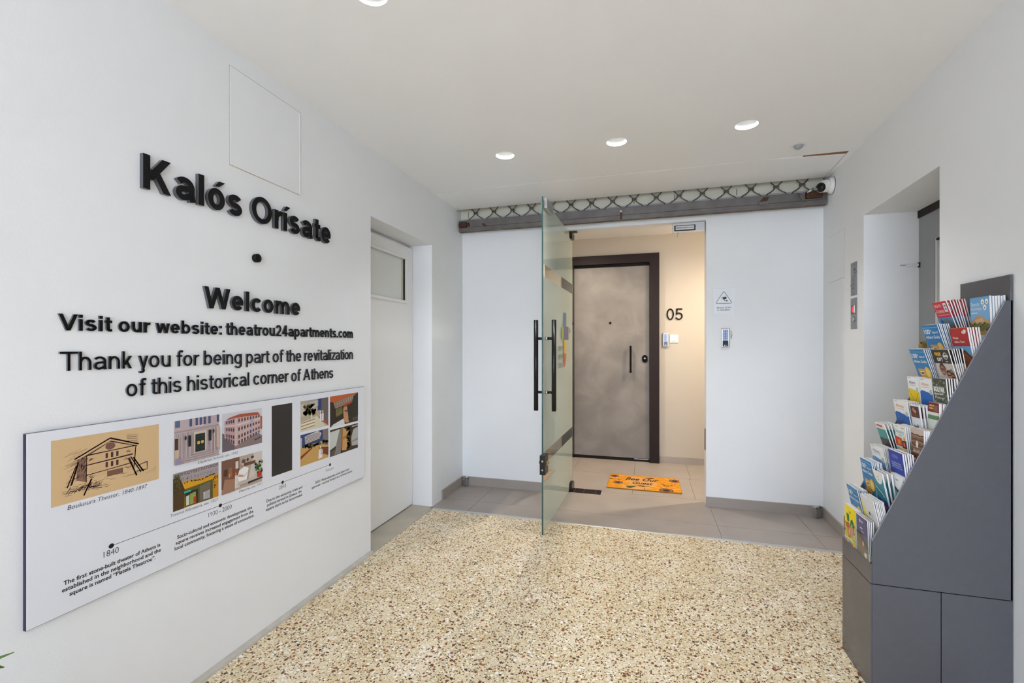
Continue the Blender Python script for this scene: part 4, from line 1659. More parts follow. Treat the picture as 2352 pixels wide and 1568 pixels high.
# pivots
b = MB()
b.prism([(0.02, 2.2405), (0.14, 2.2405), (0.14, 2.212), (0.12, 2.19), (0.04, 2.19), (0.02, 2.21)], 'y', -0.017, 0.017, 'blackmetal')
b.build('top_pivot', r)
b = MB()
b.prism([(0.02, 0.014), (0.15, 0.014), (0.15, 0.05)] + [(0.085 + 0.065 * math.cos(PI * i / 8), 0.05 + 0.03 * math.sin(PI * i / 8)) for i in range(1, 8)] + [(0.02, 0.05)], 'y', -0.017, 0.017, 'blackmetal')
b.build('bottom_pivot', r)
o = MB().bbox((-0.675, 3.945, -0.001), (-0.375, 4.060, 0.0035), 'bronze', 0.001).build('floor_closer')
o.data.transform(Matrix.Translation((0.52, -4.0, 0)))
o.location = (-0.52, 4.0, 0)
tag(o, 'dark metal closer plate in the floor under the glass door hinge', 'door closer')
b = MB()
for x in (-0.42, -0.52, -0.60):
    b.cyl((x + 0.52, -0.028, 0.003), (x + 0.52, -0.028, 0.0045), 0.005, 'steel', 12)
    b.cyl((x + 0.52, 0.032, 0.003), (x + 0.52, 0.032, 0.0045), 0.005, 'steel', 12)
b.build('screws', o)
b = MB()
b.box((-0.72, 3.935, 2.2405), (-0.575, 3.998, 2.2465), 'black')
o = b.build('pivot_plate')
tag(o, 'black top pivot plate under the header at the glass door hinge', 'pivot plate')

# magnetic lock on the header
r = thing('magnetic_lock', 'silver magnetic door lock under the right end of the lobby header', 'door lock', (0.322, YB + 0.052, 2.17))
b = MB()
b.bbox((-0.12, -0.022, 0.004), (0.12, 0.022, 0.076), 'steel', 0.002)
b.build('housing', r)
b = MB()
b.bbox((-0.108, -0.0255, 0.010), (0.052, -0.021, 0.056), 'black', 0.001)
b.box((-0.098, -0.027, 0.020), (0.042, -0.025, 0.033), 'chrome')
b.box((-0.098, -0.027, 0.037), (0.042, -0.025, 0.050), 'chrome')
b.build('magnet_face', r)
b = MB()
b.tube([(-0.078, -0.012, 0.006), (-0.080, -0.012, -0.012), (-0.085, -0.012, -0.028), (-0.083, -0.012, -0.034)], 0.0012, 'rust', 6)
b.build('wire', r)

# ================================================================== BACK WALL AND LOBBY FIXTURES
r = thing('cctv_sign', 'white camera warning sign on the wall right of the lobby opening', 'sign', (0.576, YB, 1.505))
b = MB()
b.bbox((-0.076, -0.004, 0.0), (0.076, 0.0, 0.201), simple('sign_white', '#e6eaee', 0.25), 0.0015)
b.build('plate', r)
p = Print(-0.0042)
pts = []
for cx, cz, a0 in ((0.0, 0.168, 30), (-0.049, 0.089, 150), (0.049, 0.089, 270)):
    pts.append((cx, cz, a0))


def rtri(rad):
    out = []
    for cx, cz, a0 in ((0.049, 0.0895, -90), (0.0, 0.168, 30), (-0.049, 0.0895, 150)):
        for i in range(7):
            a = math.radians(a0 + 120 * i / 6)
            out.append((cx + rad * math.cos(a), cz + rad * math.sin(a)))
    return out


p.poly(rtri(0.0075), '#26282b')
p.poly(rtri(0.0042), '#e6eaee')
c = math.cos(0.2)
p.poly([(-0.021, 0.127), (0.013, 0.136), (0.019, 0.132), (0.020, 0.121), (0.013, 0.117), (-0.010, 0.112), (-0.017, 0.118)], '#26282b')
p.disc(-0.013, 0.119, 0.0075, 0.0078, '#e6eaee', 20)
p.disc(-0.013, 0.119, 0.0030, 0.0032, '#26282b', 14)
p.line([(0.006, 0.117), (0.004, 0.104), (0.016, 0.104)], 0.0035, '#26282b')
p.poly([(0.015, 0.109), (0.026, 0.109), (0.026, 0.098), (0.015, 0.100)], '#26282b')
p.build('pictogram', r)
p = Print(-0.0042)
p.text('24 hour CCTV', -0.052, 0.045, 0.0105, 0.050, '#2b2d31', 0.022)
p.text('in operation', -0.046, 0.029, 0.0105, 0.043, '#2b2d31', 0.022)
p.build('lettering', r)


def keypad(loc, label):
    r = thing('keypad', label, 'keypad', loc, group='door entry keypads')
    b = MB()
    b.bbox((-0.029, -0.022, 0.0), (0.029, 0.0, 0.150), 'steel', 0.005)
    b.build('housing', r)
    b = MB()
    b.bbox((-0.020, -0.0232, 0.008), (0.020, -0.0215, 0.054), 'lens', 0.0006)
    b.build('reader_window', r)
    p = Print(-0.0234)
    p.disc(-0.006, 0.017, 0.004, 0.004, '#e6e6e6', 12)
    p.rect(0.001, 0.015, 0.013, 0.019, '#8d8f92')
    p.build('reader_mark', r)
    b = MB()
    b.box((-0.018, -0.0226, 0.057), (0.018, -0.0215, 0.138), simple('keypad_plate', '#8b93a8', 0.4))
    b.build('key_plate', r)
    for row in range(6):
        for colm in range(2):
            x, z = -0.0085 + 0.017 * colm, 0.0635 + 0.0134 * row
            k_ = MB().bbox((x - 0.0062, -0.0245, z - 0.0050), (x + 0.0062, -0.0222, z + 0.0050), 'blue_key', 0.001).build('key', r)
            MB().cyl((x, -0.0244, z), (x, -0.0250, z), 0.0030, 'plastic', 10).build('key_dot', k_)
    b = MB()
    b.cyl((-0.018, -0.021, 0.143), (-0.018, -0.0232, 0.143), 0.003, 'red_led', 10)
    b.build('indicator', r)
    return r


keypad((0.585, YB, 1.246), 'grey keypad with blue keys below the camera warning sign')
k2 = keypad((0.1975, YL, 1.255), 'grey keypad with blue keys inside the lobby below the number 05')
r = thing('light_switch', 'white light switch beside the keypad in the lobby', 'light switch', (0.282, YL, 1.300))
b = MB()
b.bbox((-0.043, -0.008, -0.005), (0.043, 0.0, 0.081), 'plastic', 0.003)
b.build('frame', r)
b = MB()
b.bbox((-0.027, -0.012, 0.011), (0.027, -0.006, 0.065), 'plastic', 0.002)
b.box((-0.018, -0.0124, 0.016), (0.018, -0.0118, 0.021), 'stain')
b.build('rocker', r)
r = thing('door_number', 'black raised numerals 05 on the lobby wall beside the apartment door', 'door number', (0.288, YL, 1.541))
letters(r, '05', -0.081, 0.082, 0.0, 0.122, 0.010, 0.115, side='letter', track=-0.03)
for o in r.children:
    o.data.materials[0] = M['matt_black']
o = MB().bbox((OX1 - 0.004, YB + 0.04, 0.43), (OX1 + 0.001, YB + 0.075, 0.60), 'black', 0.001).build('strike_plate')
tag(o, 'black lock strike plate low on the right edge of the lobby opening', 'strike plate')
o = Print(-0.0003)
for i in range(70):
    a, c = rnd.gauss(0, 0.005), rnd.gauss(0, 0.018)
    o.disc(a, c, 0.0016, 0.0026, ('#d3d0c2', '#d8d6cc', '#cbc7b4')[i % 3], 8, layer=1)
o = o.build('wall_stain', None, 'matte')
o.location = (0.630, YB, 1.345)
tag(o, 'small yellowish stain on the wall right of the keypad', 'stain')

# doormat
r = thing('doormat', 'yellow sunflower doormat reading Bee Our Guest on the lobby floor', 'doormat', (-0.026, 4.371, 0.0), -0.004)
b = MB()
b.bbox((-0.315, -0.222, 0.0), (0.315, 0.222, 0.010), simple('coir_mat', '#9a6a1e', 0.95, noise=0.2, scale=120, bump=0.4, bscale=400), 0.003)
b.build('coir_base', r)
p = Print(0.0)
mw, mh = 0.312, 0.219
p.rect(-mw, -mh, mw, mh, '#e0981c')
rn = random.Random(5)


def clamp(pts):
    return [(min(max(a, -mw), mw), min(max(c, -mh), mh)) for a, c in pts]


def flower(cx, cz, rr):
    for ring_, n in ((2.9, 26), (2.2, 22)):
        for i in range(n):
            a = 2 * PI * (i + rn.random() * 0.4) / n
            L = rr * ring_ * rn.uniform(0.85, 1.1)
            d = (math.cos(a), math.sin(a))
            w_ = rr * 0.20
            p.poly(clamp([(cx + d[0] * rr * 0.7 - d[1] * w_ * .6, cz + d[1] * rr * 0.7 + d[0] * w_ * .6), (cx + d[0] * L * .7 - d[1] * w_, cz + d[1] * L * .7 + d[0] * w_),
                          (cx + d[0] * L, cz + d[1] * L), (cx + d[0] * L * .7 + d[1] * w_, cz + d[1] * L * .7 - d[0] * w_), (cx + d[0] * rr * 0.7 + d[1] * w_ * .6, cz + d[1] * rr * 0.7 - d[0] * w_ * .6)]),
                   ('#f0a81e', '#e58f14', '#f4b838', '#d9820f')[i % 4], layer=3 + (i % 3) + (3 if ring_ < 2.5 else 0))
    p.poly(clamp([(cx + rr * math.cos(t), cz + rr * math.sin(t)) for t in [2 * PI * i / 28 for i in range(28)]]), '#6b4a3f', layer=10)
    p.poly(clamp([(cx + rr * .82 * math.cos(t), cz + rr * .82 * math.sin(t)) for t in [2 * PI * i / 28 for i in range(28)]]), '#8f6f63', layer=11)
    p.poly(clamp([(cx + rr * .5 * math.cos(t), cz + rr * .5 * math.sin(t)) for t in [2 * PI * i / 24 for i in range(24)]]), '#3d2620', layer=12)


p.poly(clamp([(-0.19, -0.23), (-0.16, 0.05), (-0.10, 0.19), (0.08, 0.16), (0.12, -0.02), (0.06, -0.23)]), '#e0aa62', layer=2)
for cx, cz, rr in ((-0.268, 0.150, 0.040), (-0.225, -0.055, 0.044), (0.272, 0.125, 0.050), (0.19, -0.185, 0.060)):
    flower(cx, cz, rr)
for q in ([(0.145, 0.02), (0.20, -0.04), (0.225, -0.035), (0.215, -0.06), (0.19, -0.06)], [(0.225, -0.035), (0.245, 0.005), (0.25, -0.02)], [(-0.15, -0.15), (-0.11, -0.13), (-0.06, -0.13), (-0.11, -0.20), (-0.14, -0.19)], [(-0.31, 0.06), (-0.27, 0.065), (-0.30, 0.03)], [(-0.24, 0.05), (-0.20, 0.05), (-0.22, 0.035)]):
    p.poly(q, '#4a5a24', layer=13)
p.text('Bee Our', -0.165, 0.050, 0.085, 0.120, '#2a1a26', 0.012, 0.25, layer=14)
p.text('Guest', -0.105, -0.062, 0.075, 0.070, '#2a1a26', 0.012, 0.25, layer=14)
p.line([(0.03, 0.16), (0.06, 0.135), (0.09, 0.165), (0.05, 0.17), (0.03, 0.16)], 0.006, '#5a3a2a', layer=14)
p.disc(0.065, 0.15, 0.022, 0.012, '#6b4426', layer=14)
p.line([(-0.07, -0.10), (0.0, -0.13), (0.05, -0.10)], 0.006, '#6b3f20', layer=14)
p.disc(-0.02, -0.11, 0.03, 0.014, '#70451f', layer=14)
p.line([(0.01, -0.17), (0.012, -0.21)], 0.005, '#5a3418', layer=14)
for i in range(16):
    x = -0.13 + 0.012 * i
    p.line([(x, 0.165 + 0.012 * math.sin(i)), (x + 0.007, 0.165 + 0.012 * math.sin(i + 0.6))], 0.003, '#a8641c', layer=14)
p.v = [(a, c, 0.0102 - q) for a, q, c in p.v]
p.c = [(c[0] * 0.80, c[1] * 0.76, c[2] * 0.8) for c in p.c]
p.build('printed_face', r, 'matte')

# ================================================================== RIGHT WALL FIXTURES
def R_thing(name, label, cat, y, z, group=None):
    return thing(name, label, cat, R_wall(y, z), RZ_R, group)


r = R_thing('security_camera', 'white turret security camera high on the right wall at the end of the gate', 'security camera', 3.700, 2.375)
b = MB()
b.lathe([(0.0005, -0.030), (0.040, -0.030), (0.050, -0.024), (0.055, -0.012), (0.056, 0.0)], (0, 0, 0), (0, 1, 0), 'plastic', 40)
b.build('wall_base', r)
b = MB()
b.lathe([(0.0565, -0.003), (0.058, -0.003), (0.058, 0.0)], (0, 0, 0), (0, 1, 0), 'dark', 40)
b.build('gasket', r)
b = MB()
cdir = Vector((0.62, -0.70, -0.30)).normalized()     # local: x right (towards the street), y into the wall
c0 = Vector((0.0, -0.045, 0.0))
prof = [(0.0435 * math.sin(a), -0.0435 * math.cos(a)) for a in [PI * i / 14 * 0.72 + 0.02 for i in range(15)]]
b.lathe([(0.0435 * math.sin(a), -0.0435 * math.cos(a)) for a in [0.02 + (PI * 0.70 - 0.02) * i / 14 for i in range(15)]] + [(0.0355, 0.030), (0.036, 0.048), (0.033, 0.050)], c0, cdir, 'plastic', 36)
b.build('turret', r)
b = MB()
b.lathe([(0.0335, 0.049), (0.0330, 0.046), (0.020, 0.047), (0.0005, 0.0475)], c0, cdir, 'lens', 32)
b.build('lens_window', r)
b = MB()
b.lathe([(0.012, 0.0470), (0.011, 0.0490), (0.0005, 0.0500)], c0, cdir, 'lens', 24)
b.build('lens', r)

r = R_thing('lift_notice', 'narrow grey lift notice plate with symbols and lines of text, above the call panel', 'sign', 3.3255, 1.568)
b = MB()
b.bbox((-0.048, -0.0025, 0.0), (0.048, 0.0, 0.206), simple('notice_grey', '#8f9092', 0.4, metal=0.3), 0.0008)
b.build('plate', r)
p = Print(-0.0027)
GR = '#4b4c4e'
p.rect(-0.046, 0.180, 0.046, 0.203, '#7b7c7e')
for i in range(2):
    p.rect(0.000 + 0.016 * i, 0.150, 0.012 + 0.016 * i, 0.170, GR)
p.disc(0.012, 0.140, 0.006, 0.005, GR); p.disc(0.028, 0.136, 0.005, 0.005, GR)
p.poly([(0.036, 0.142), (0.047, 0.148), (0.047, 0.132)], GR)
p.poly([(-0.047, 0.074), (-0.036, 0.066), (-0.047, 0.058)], GR)
for i, z in enumerate((0.119, 0.109, 0.101, 0.093, 0.083, 0.075, 0.067, 0.059, 0.049, 0.043, 0.037, 0.023)):
    p.rect(-0.032, z, 0.030 - 0.012 * (i % 3), z + 0.0028, GR)
p.poly([(0.0, 0.018), (0.009, 0.005), (-0.009, 0.005)], '#2b2b2c')
p.build('printed_text', r)
r = R_thing('lift_call_panel', 'narrow grey lift call panel with a red lit digit', 'call panel', 3.3255, 1.362)
b = MB()
b.bbox((-0.048, -0.003, 0.0), (0.048, 0.0, 0.191), simple('panel_grey', '#8c8d90', 0.4, metal=0.4), 0.001)
b.build('plate', r)
b = MB()
b.bbox((-0.030, -0.006, 0.094), (0.026, -0.002, 0.148), 'lens', 0.001)
d_ = b.build('display', r)
b = MB()
b.box((0.016, -0.0075, 0.098), (0.030, -0.0058, 0.146), 'diffuser')
b.build('display_bezel', d_)
b = MB()
for a, c in (((-0.010, 0.104), (0.010, 0.109)), ((-0.010, 0.118), (0.010, 0.123)), ((-0.010, 0.133), (0.010, 0.138)), ((-0.013, 0.104), (-0.008, 0.122)), ((0.008, 0.104), (0.013, 0.138)), ((-0.013, 0.120), (-0.008, 0.138))):
    b.box((a[0], -0.0068, a[1]), (c[0], -0.0060, c[1]), 'red_led')
b.build('digit', d_)
p = Print(-0.0032)
p.ring(0.0, 0.058, 0.016, 0.014, 0.003, '#55565a')
p.line([(0.0, 0.070), (0.0, 0.046)], 0.003, '#55565a'); p.line([(-0.008, 0.076), (0.012, 0.076)], 0.003, '#55565a'); p.disc(0.018, 0.048, 0.004, 0.004, '#3d3e41')
p.disc(0.0, 0.022, 0.002, 0.002, '#3d3e41'); p.disc(0.0, 0.170, 0.002, 0.002, '#3d3e41')
p.build('printed_symbols', r)
b = MB()
b.lathe([(0.012, 0.0), (0.012, -0.0045), (0.0005, -0.005)], (0.0, -0.001, 0.058), (0, 1, 0), 'steel', 24)
b.build('call_button', r)

# ================================================================== BROCHURE STAND
SX, SY, SHW, SD = 0.781, 2.0945, 0.1255, 0.4085
T_ST = Matrix.Translation(Vector((SX, SY, 0))) @ Matrix.Rotation(-PI / 2, 4, 'Z')
r = thing('brochure_stand', 'tall dark grey stepped brochure stand against the right wall', 'brochure rack', (SX, SY, 0), -PI / 2)
TK = 0.006
PITCH = 0.0867
SLP = 0.039
lip = lambda i: 0.541 + PITCH * i
b = MB()
b.box((-SHW + 0.004, 0.004, 0.004), (SHW - 0.004, SD - 0.004, 0.388), 'dark')
b.build('core', r)
for x0, x1, nm in ((SHW - 0.005, SHW, 'side_panel'), (-SHW, -SHW + 0.005, 'side_panel')):
    for y0, y1 in ((0.0055, 0.2085), (0.2115, SD)):
        b = MB()
        b.bbox((x0, y0, 0.0), (x1, y1, 0.3885), 'stand', 0.0007)
        b.build(nm, r)
    b = MB()
    ys = 0.390
    b.prism([(0.0055, 0.3915), (SD, 0.3915), (SD, 1.408), (ys, 1.408), (0.0055, 0.545)], 'x', x0, x1, 'stand')
    b.prism([(0.0055, 0.545), (ys, 1.408), (ys - 0.0016, 1.4088), (0.0040, 0.5455)], 'x', x0 + 0.0006, x1 - 0.0006, 'stand_edge_glint')  # paler sliver imitating light reflected along the sloping edge
    b.build('upper_side_panel', r)
b = MB()
b.bbox((-SHW, 0.0, 0.0), (SHW, 0.005, 0.3885), 'stand', 0.0007)
b.build('front_panel', r)
b = MB()
b.bbox((-SHW, 0.0, 0.3915), (SHW, 0.005, 0.462), 'stand', 0.0007)
b.build('front_panel', r)
b = MB()
b.box((-SHW + 0.006, 0.0005, 0.462), (SHW - 0.006, 0.003, 0.541), 'acrylic')
b.build('front_window', r)
b = MB()
b.bbox((-SHW - 0.010, SD - 0.006, 0.39), (SHW, SD, 1.496), 'stand', 0.0007)
b.build('back_board', r)
FLOORS = [0.458, 0.492, 0.600, 0.662, 0.755, 0.838, 0.935, 1.042, 1.132, 1.225]
for i in range(10):
    b = MB()
    y0, y1 = 0.0045 + SLP * i, 0.0045 + SLP * (i + 1)
    fz = FLOORS[i]
    x0, x1 = -SHW + 0.006, SHW - 0.006
    yb0 = y1 if i < 9 else SD - 0.012
    b.box((x0, y0 + 0.0025, fz - 0.004), (x1, yb0, fz), 'stand')
    if i < 9:
        b.box((x0, y1, fz - 0.004), (x1, y1 + 0.002, FLOORS[i + 1] + 0.012), 'stand')
    b.build('pocket', r)

NAVY, WHITE = '#1d2c6b', '#f1f1ef'


def cov(fn):
    def make(W, H):
        p = Print(-0.0001)
        fn(p, W, H)
        p.v = [(min(max(a, -W / 2), W / 2), q, min(max(c, 0.0), H)) for a, q, c in p.v]
        return p.mesh('cover')
    return make


def guide(p, W, H):
    a = W / 2
    p.rect(-a, 0, a, H, '#2180c0')
    p.rect(-a, H * .94, a, H * .955, '#6db4de')
    p.text('100', -a * .92, H - 0.036, 0.018, -a * .18, WHITE, 0.02)
    p.text('th', -a * .14, H - 0.026, 0.007, None, WHITE, 0.02)
    p.text('issue of', a * .10, H - 0.034, 0.009, a * .82, WHITE, 0.015)
    p.text('Athens Guide', -a * .88, H - 0.054, 0.011, a * .86, WHITE, 0.02)
    p.disc(a * .55, H - 0.094, 0.020, 0.024, '#f2c030', 24)
    p.disc(a * .55, H - 0.094, 0.013, 0.016, '#f7d77a', 20)
    p.poly([(-a * .62, H - 0.078), (a * .22, H - 0.080), (a * .30, H - 0.088), (a * .18, H - 0.120), (-a * .52, H - 0.120), (-a * .66, H - 0.088)], '#d9a345')
    p.rect(-a * .44, H - 0.104, a * .10, H - 0.088, '#f0e2bd')
    p.rect(-a * .36, H - 0.100, a * .02, H - 0.092, '#7d5527')
    p.poly([(-a * .8, H - 0.135), (-a * .5, H - 0.112), (a * .3, H - 0.115), (a * .7, H - 0.14)], '#c99440')
    for x in (-.45, .0, .45):
        p.disc(a * x, H - 0.138, 0.008, 0.010, '#2d2b2e', 12)


def sights(p, W, H):
    a = W / 2
    p.rect(-a, 0, a, H, '#cf2f44')
    p.text('SIGHTS', -a * .88, H - 0.022, 0.011, a * .12, '#f3d8d6', 0.01)
    p.text('of', -a * .86, H - 0.030, 0.004, None, '#f3d8d6')
    p.text('ATHENS', -a * .88, H - 0.045, 0.012, a * .28, '#f3d8d6', 0.01)
    p.rect(a * .42, H - 0.042, a * .86, H - 0.008, WHITE)
    p.rect(a * .50, H - 0.022, a * .78, H - 0.014, '#8f8a86'); p.disc(a * .64, H - 0.031, 0.005, 0.006, '#8f8a86', 12)
    p.rect(-a * .7, H - 0.055, a * .9, H - 0.052, '#e79a9a')
    p.rect(-a, 0, a, H - 0.064, '#5b93c7')
    p.poly([(-a, H - 0.088), (-a * .2, H - 0.072), (a * .35, H - 0.066), (a, H - 0.086), (a, 0), (-a, 0)], '#5d7a86')
    p.poly([(-a, H - 0.098), (a, H - 0.096), (a, 0), (-a, 0)], '#6e7350')
    for i in range(26):
        p.disc(-a + W * ((i * 37) % 26) / 26, H - 0.100 - 0.002 * (i % 9), 0.005, 0.004, ('#8e8266', '#4e5638', '#b9b09a')[i % 3], 8, layer=15)
    p.poly([(-a * .75, H - 0.080), (-a * .5, H - 0.066), (-a * .25, H - 0.080), (-a * .5, H - 0.094)], '#27509c')


def toursc(p, W, H):
    a = W / 2
    p.rect(-a, 0, a, H, '#7fb2dc')
    p.rect(-a, H - 0.02, a, H, '#6fa6d6')
    p.text('Tours &', -a * .90, H - 0.030, 0.0115, -a * .05, WHITE, 0.0)
    p.text('Activities', -a * .90, H - 0.046, 0.0115, a * .18, WHITE, 0.0)
    p.rect(-a * .88, H - 0.057, -a * .2, H - 0.054, '#dfeaf4')
    for x, z in ((a * .34, H - 0.018), (a * .76, H - 0.018), (a * .55, H - 0.038)):
        p.poly([(x + 0.0095 * math.cos(PI / 6 + PI / 3 * k), z + 0.0105 * math.sin(PI / 6 + PI / 3 * k)) for k in range(6)], WHITE, layer=8)
        p.disc(x, z - 0.002, 0.0025, 0.0025, '#46505a', 10, layer=9)
    p.poly([(-a, H - 0.088), (-a * .7, H - 0.082), (-a * .4, H - 0.068), (a * .1, H - 0.066), (a * .5, H - 0.078), (a, H - 0.086), (a, 0), (-a, 0)], '#c69a6b')
    p.poly([(-a * .5, H - 0.080), (a * .2, H - 0.074), (a * .5, H - 0.088), (-a * .4, H - 0.09)], '#d9b183')
    for i in range(40):
        p.disc(-a + W * ((i * 53) % 40) / 40, H - 0.094 - 0.0028 * (i % 10), 0.006, 0.005, ('#5f6a34', '#7b7a45', '#454f28', '#8f7f55')[i % 4], 8, layer=14)
    p.rect(-a, 0, a, H - 0.135, '#e9ecef')


def private(p, W, H):
    a = W / 2
    p.rect(-a, 0, a, H, '#b8302f')
    p.text('Private', -a * .78, H - 0.040, 0.008, -a * .18, '#f2e6e2', 0.02)
    p.text('Athens Tours', -a * .70, H - 0.054, 0.008, a * .45, '#f2e6e2', 0.02)
    p.disc(a * .55, H - 0.016, 0.012, 0.006, '#e8cfcc', 16); p.disc(a * .68, H - 0.012, 0.008, 0.006, '#f0e2e0', 14)
    p.rect(-a, 0, a, H - 0.066, '#6fb0e0')
    p.disc(-a * .4, H - 0.084, 0.016, 0.008, '#cfe3f2', 18)
    p.poly([(-a * .3, 0), (-a * .3, H - 0.108), (a * .3, H - 0.078), (a, H - 0.104), (a, 0)], '#a9643e')
    p.poly([(-a * .4, H - 0.112), (a * .3, H - 0.078), (a, H - 0.106), (a, H - 0.112), (a * .3, H - 0.086), (-a * .4, H - 0.118)], '#5c3322')


def freegift(p, W, H):
    a = W / 2
    p.rect(-a, 0, a, H, '#cfc5bd')
    p.rect(-a, H - 0.052, a, H, '#33302e')
    p.text('FREE', -a * .72, H - 0.024, 0.012, a * .02, '#f2b91d', 0.03)
    p.text('GIFT', -a * .58, H - 0.043, 0.012, a * .10, WHITE, 0.03)
    p.ring(a * .50, H - 0.024, 0.012, 0.013, 0.003, '#d9d6d2')
    p.rect(a * .22, H - 0.028, a * .82, H - 0.020, '#d9d6d2')
    p.rect(a * .4, H - 0.046, a * .66, H - 0.043, '#d9d6d2')
    for x, z, rx_, rz_, c1 in ((-.22, .078, .014, .019, '#a06a4e'), (.36, .100, .012, .017, '#c08a6c'), (.74, .106, .010, .014, '#b57f63'), (.05, .125, .010, .012, '#c79a80')):
        p.disc(a * x, H - z + 0.006, rx_ * 1.2, rz_ * 1.1, '#3a2620', 18, layer=9)
        p.disc(a * x, H - z, rx_, rz_, c1, 18, layer=10)
        p.rect(a * x - rx_ * .8, H - z + 0.003, a * x + rx_ * .8, H - z + 0.007, '#2b2220', layer=11)
        p.rect(a * x - rx_ * .4, H - z - 0.009, a * x + rx_ * .4, H - z - 0.007, '#f2ebe6', layer=11)
    p.poly([(a * .35, H - 0.078), (a * .75, H - 0.070), (a * .98, H - 0.088), (a * .6, H - 0.094)], '#8d7f74', layer=8)
    p.poly([(-a, 0), (a, 0), (a, H - 0.140), (-a, H - 0.130)], '#5f4a40', layer=8)


def athens(head, sub, field, dots):
    def f(p, W, H):
        a = W / 2
        p.rect(-a, 0, a, H, WHITE)
        p.rect(-a * .85, H - 0.005, -a * .35, H - 0.0035, '#6f7074')
        p.text('Athens', -a * .75, H - 0.027, 0.012, a * .45, head, 0.004)
        p.rect(-a * .7, H - 0.034, a * .45, H - 0.032, sub)
        pts = [(-a, H - 0.052), (-a * .8, H - 0.046), (-a * .2, H - 0.047), (-a * .05, H - 0.050), (a * .4, H - 0.051), (a * .7, H - 0.058), (a, H - 0.056), (a, 0), (-a, 0)]
        p.poly(pts, field)
        p.disc(a * .72, H - 0.048, 0.0065, 0.007, '#2f8f8a', 16)
        p.disc(a * .72, H - 0.048, 0.004, 0.0045, '#e7e9c8', 14)
        if dots == 'walk':
            for i in range(9):
                p.disc(-a * .8 + W * .045 * i, H - 0.056 - 0.0052 * i, 0.0016, 0.002, '#3b3620', 8, layer=8)
                p.disc(a * .85 - W * .045 * i, H - 0.062 - 0.0046 * i, 0.0016, 0.002, '#3b3620', 8, layer=8)
            p.rect(-a * .1, H - 0.115, a * .12, H - 0.098, '#3b3620')
        elif dots == 'sea':
            p.poly([(-a * .9, H - 0.085), (0, H - 0.078), (a * .8, H - 0.092), (a * .8, H - 0.098), (-a * .9, H - 0.094)], '#123d86')
            for i in range(3):
                p.poly([(-a, H - 0.100 - 0.008 * i), (a, H - 0.104 - 0.008 * i), (a, H - 0.108 - 0.008 * i), (-a, H - 0.104 - 0.008 * i)], ('#c9b48a', '#34312b')[i % 2])
            p.disc(-a * .55, H - 0.066, 0.002, 0.004, '#8fc24c', 8)
        elif dots == 'statue':
            p.poly([(a * .0, H - 0.11), (a * .2, H - 0.075), (a * .45, H - 0.07), (a * .5, H - 0.11)], '#d8dbe0')
            p.disc(a * .4, H - 0.064, 0.006, 0.007, '#d4a468', 12)
            p.line([(a * .35, H - 0.07), (a * .7, H - 0.09), (a * .6, H - 0.11)], 0.004, '#d4a468')
            p.poly([(-a, 0), (a, 0), (a, H - 0.115), (-a, H - 0.105)], '#8a8f94')
    return f


def bolivar(p, W, H):
    a = W / 2
    p.rect(-a, 0, a, H, '#4a4f45')
    for i in range(60):
        x, z = -a + W * ((i * 29) % 60) / 60, H - 0.006 - H * .75 * ((i * 17) % 60) / 60
        p.disc(x, z, 0.006, 0.004, ('#5f6a4c', '#7c8468', '#3a3f36', '#98a08a')[i % 4], 7, layer=2 + i % 3)
    p.text('BOLIVAR', -a * .84, H - 0.048, 0.017, a * .72, WHITE, 0.05, layer=8)
    p.text('BEACH BAR', -a * .82, H - 0.059, 0.006, a * .40, WHITE, 0.03, layer=8)
    p.text('& Restaurant', -a * .78, H - 0.072, 0.006, a * .62, '#dfe2da', 0.01, layer=8)


def shopping(p, W, H):
    a = W / 2
    p.rect(-a, 0, a, H, WHITE)
    p.rect(-a * .85, H - 0.007, -a * .4, H - 0.005, '#7a7a7a'); p.rect(a * .2, H - 0.009, a * .8, H - 0.007, '#bb5555')
    p.text('Shopping', -a * .80, H - 0.029, 0.011, a * .66, '#2f9a92', 0.0)
    p.text('tours', -a * .30, H - 0.041, 0.008, a * .30, '#4aa9a2', 0.0)
    p.poly([(-a, H - 0.045), (a * .2, H - 0.048), (a * .2, H - 0.080), (-a, H - 0.080)], '#dd4326')
    p.rect(-a * .60, H - 0.074, -a * .14, H - 0.056, '#f0b02a'); p.line([(-a * .37, H - 0.074), (-a * .37, H - 0.052)], 0.003, '#a62c1a')
    p.poly([(a * .22, H - 0.056), (a, H - 0.054), (a, H - 0.084), (a * .22, H - 0.084)], '#2b3038')
    p.rect(a * .42, H - 0.078, a * .76, H - 0.062, '#e2563f')
    p.disc(a * .70, H - 0.048, 0.006, 0.007, '#e3a03a', 14)
    p.rect(-a, 0, 0, H - 0.085, '#8fd0cf'); p.rect(0, 0, a, H - 0.085, '#f0c98b')
    p.disc(-a * .35, H - 0.097, 0.008, 0.010, '#e0b36c', 14); p.disc(a * .55, H - 0.102, 0.008, 0.009, '#c2542c', 14)


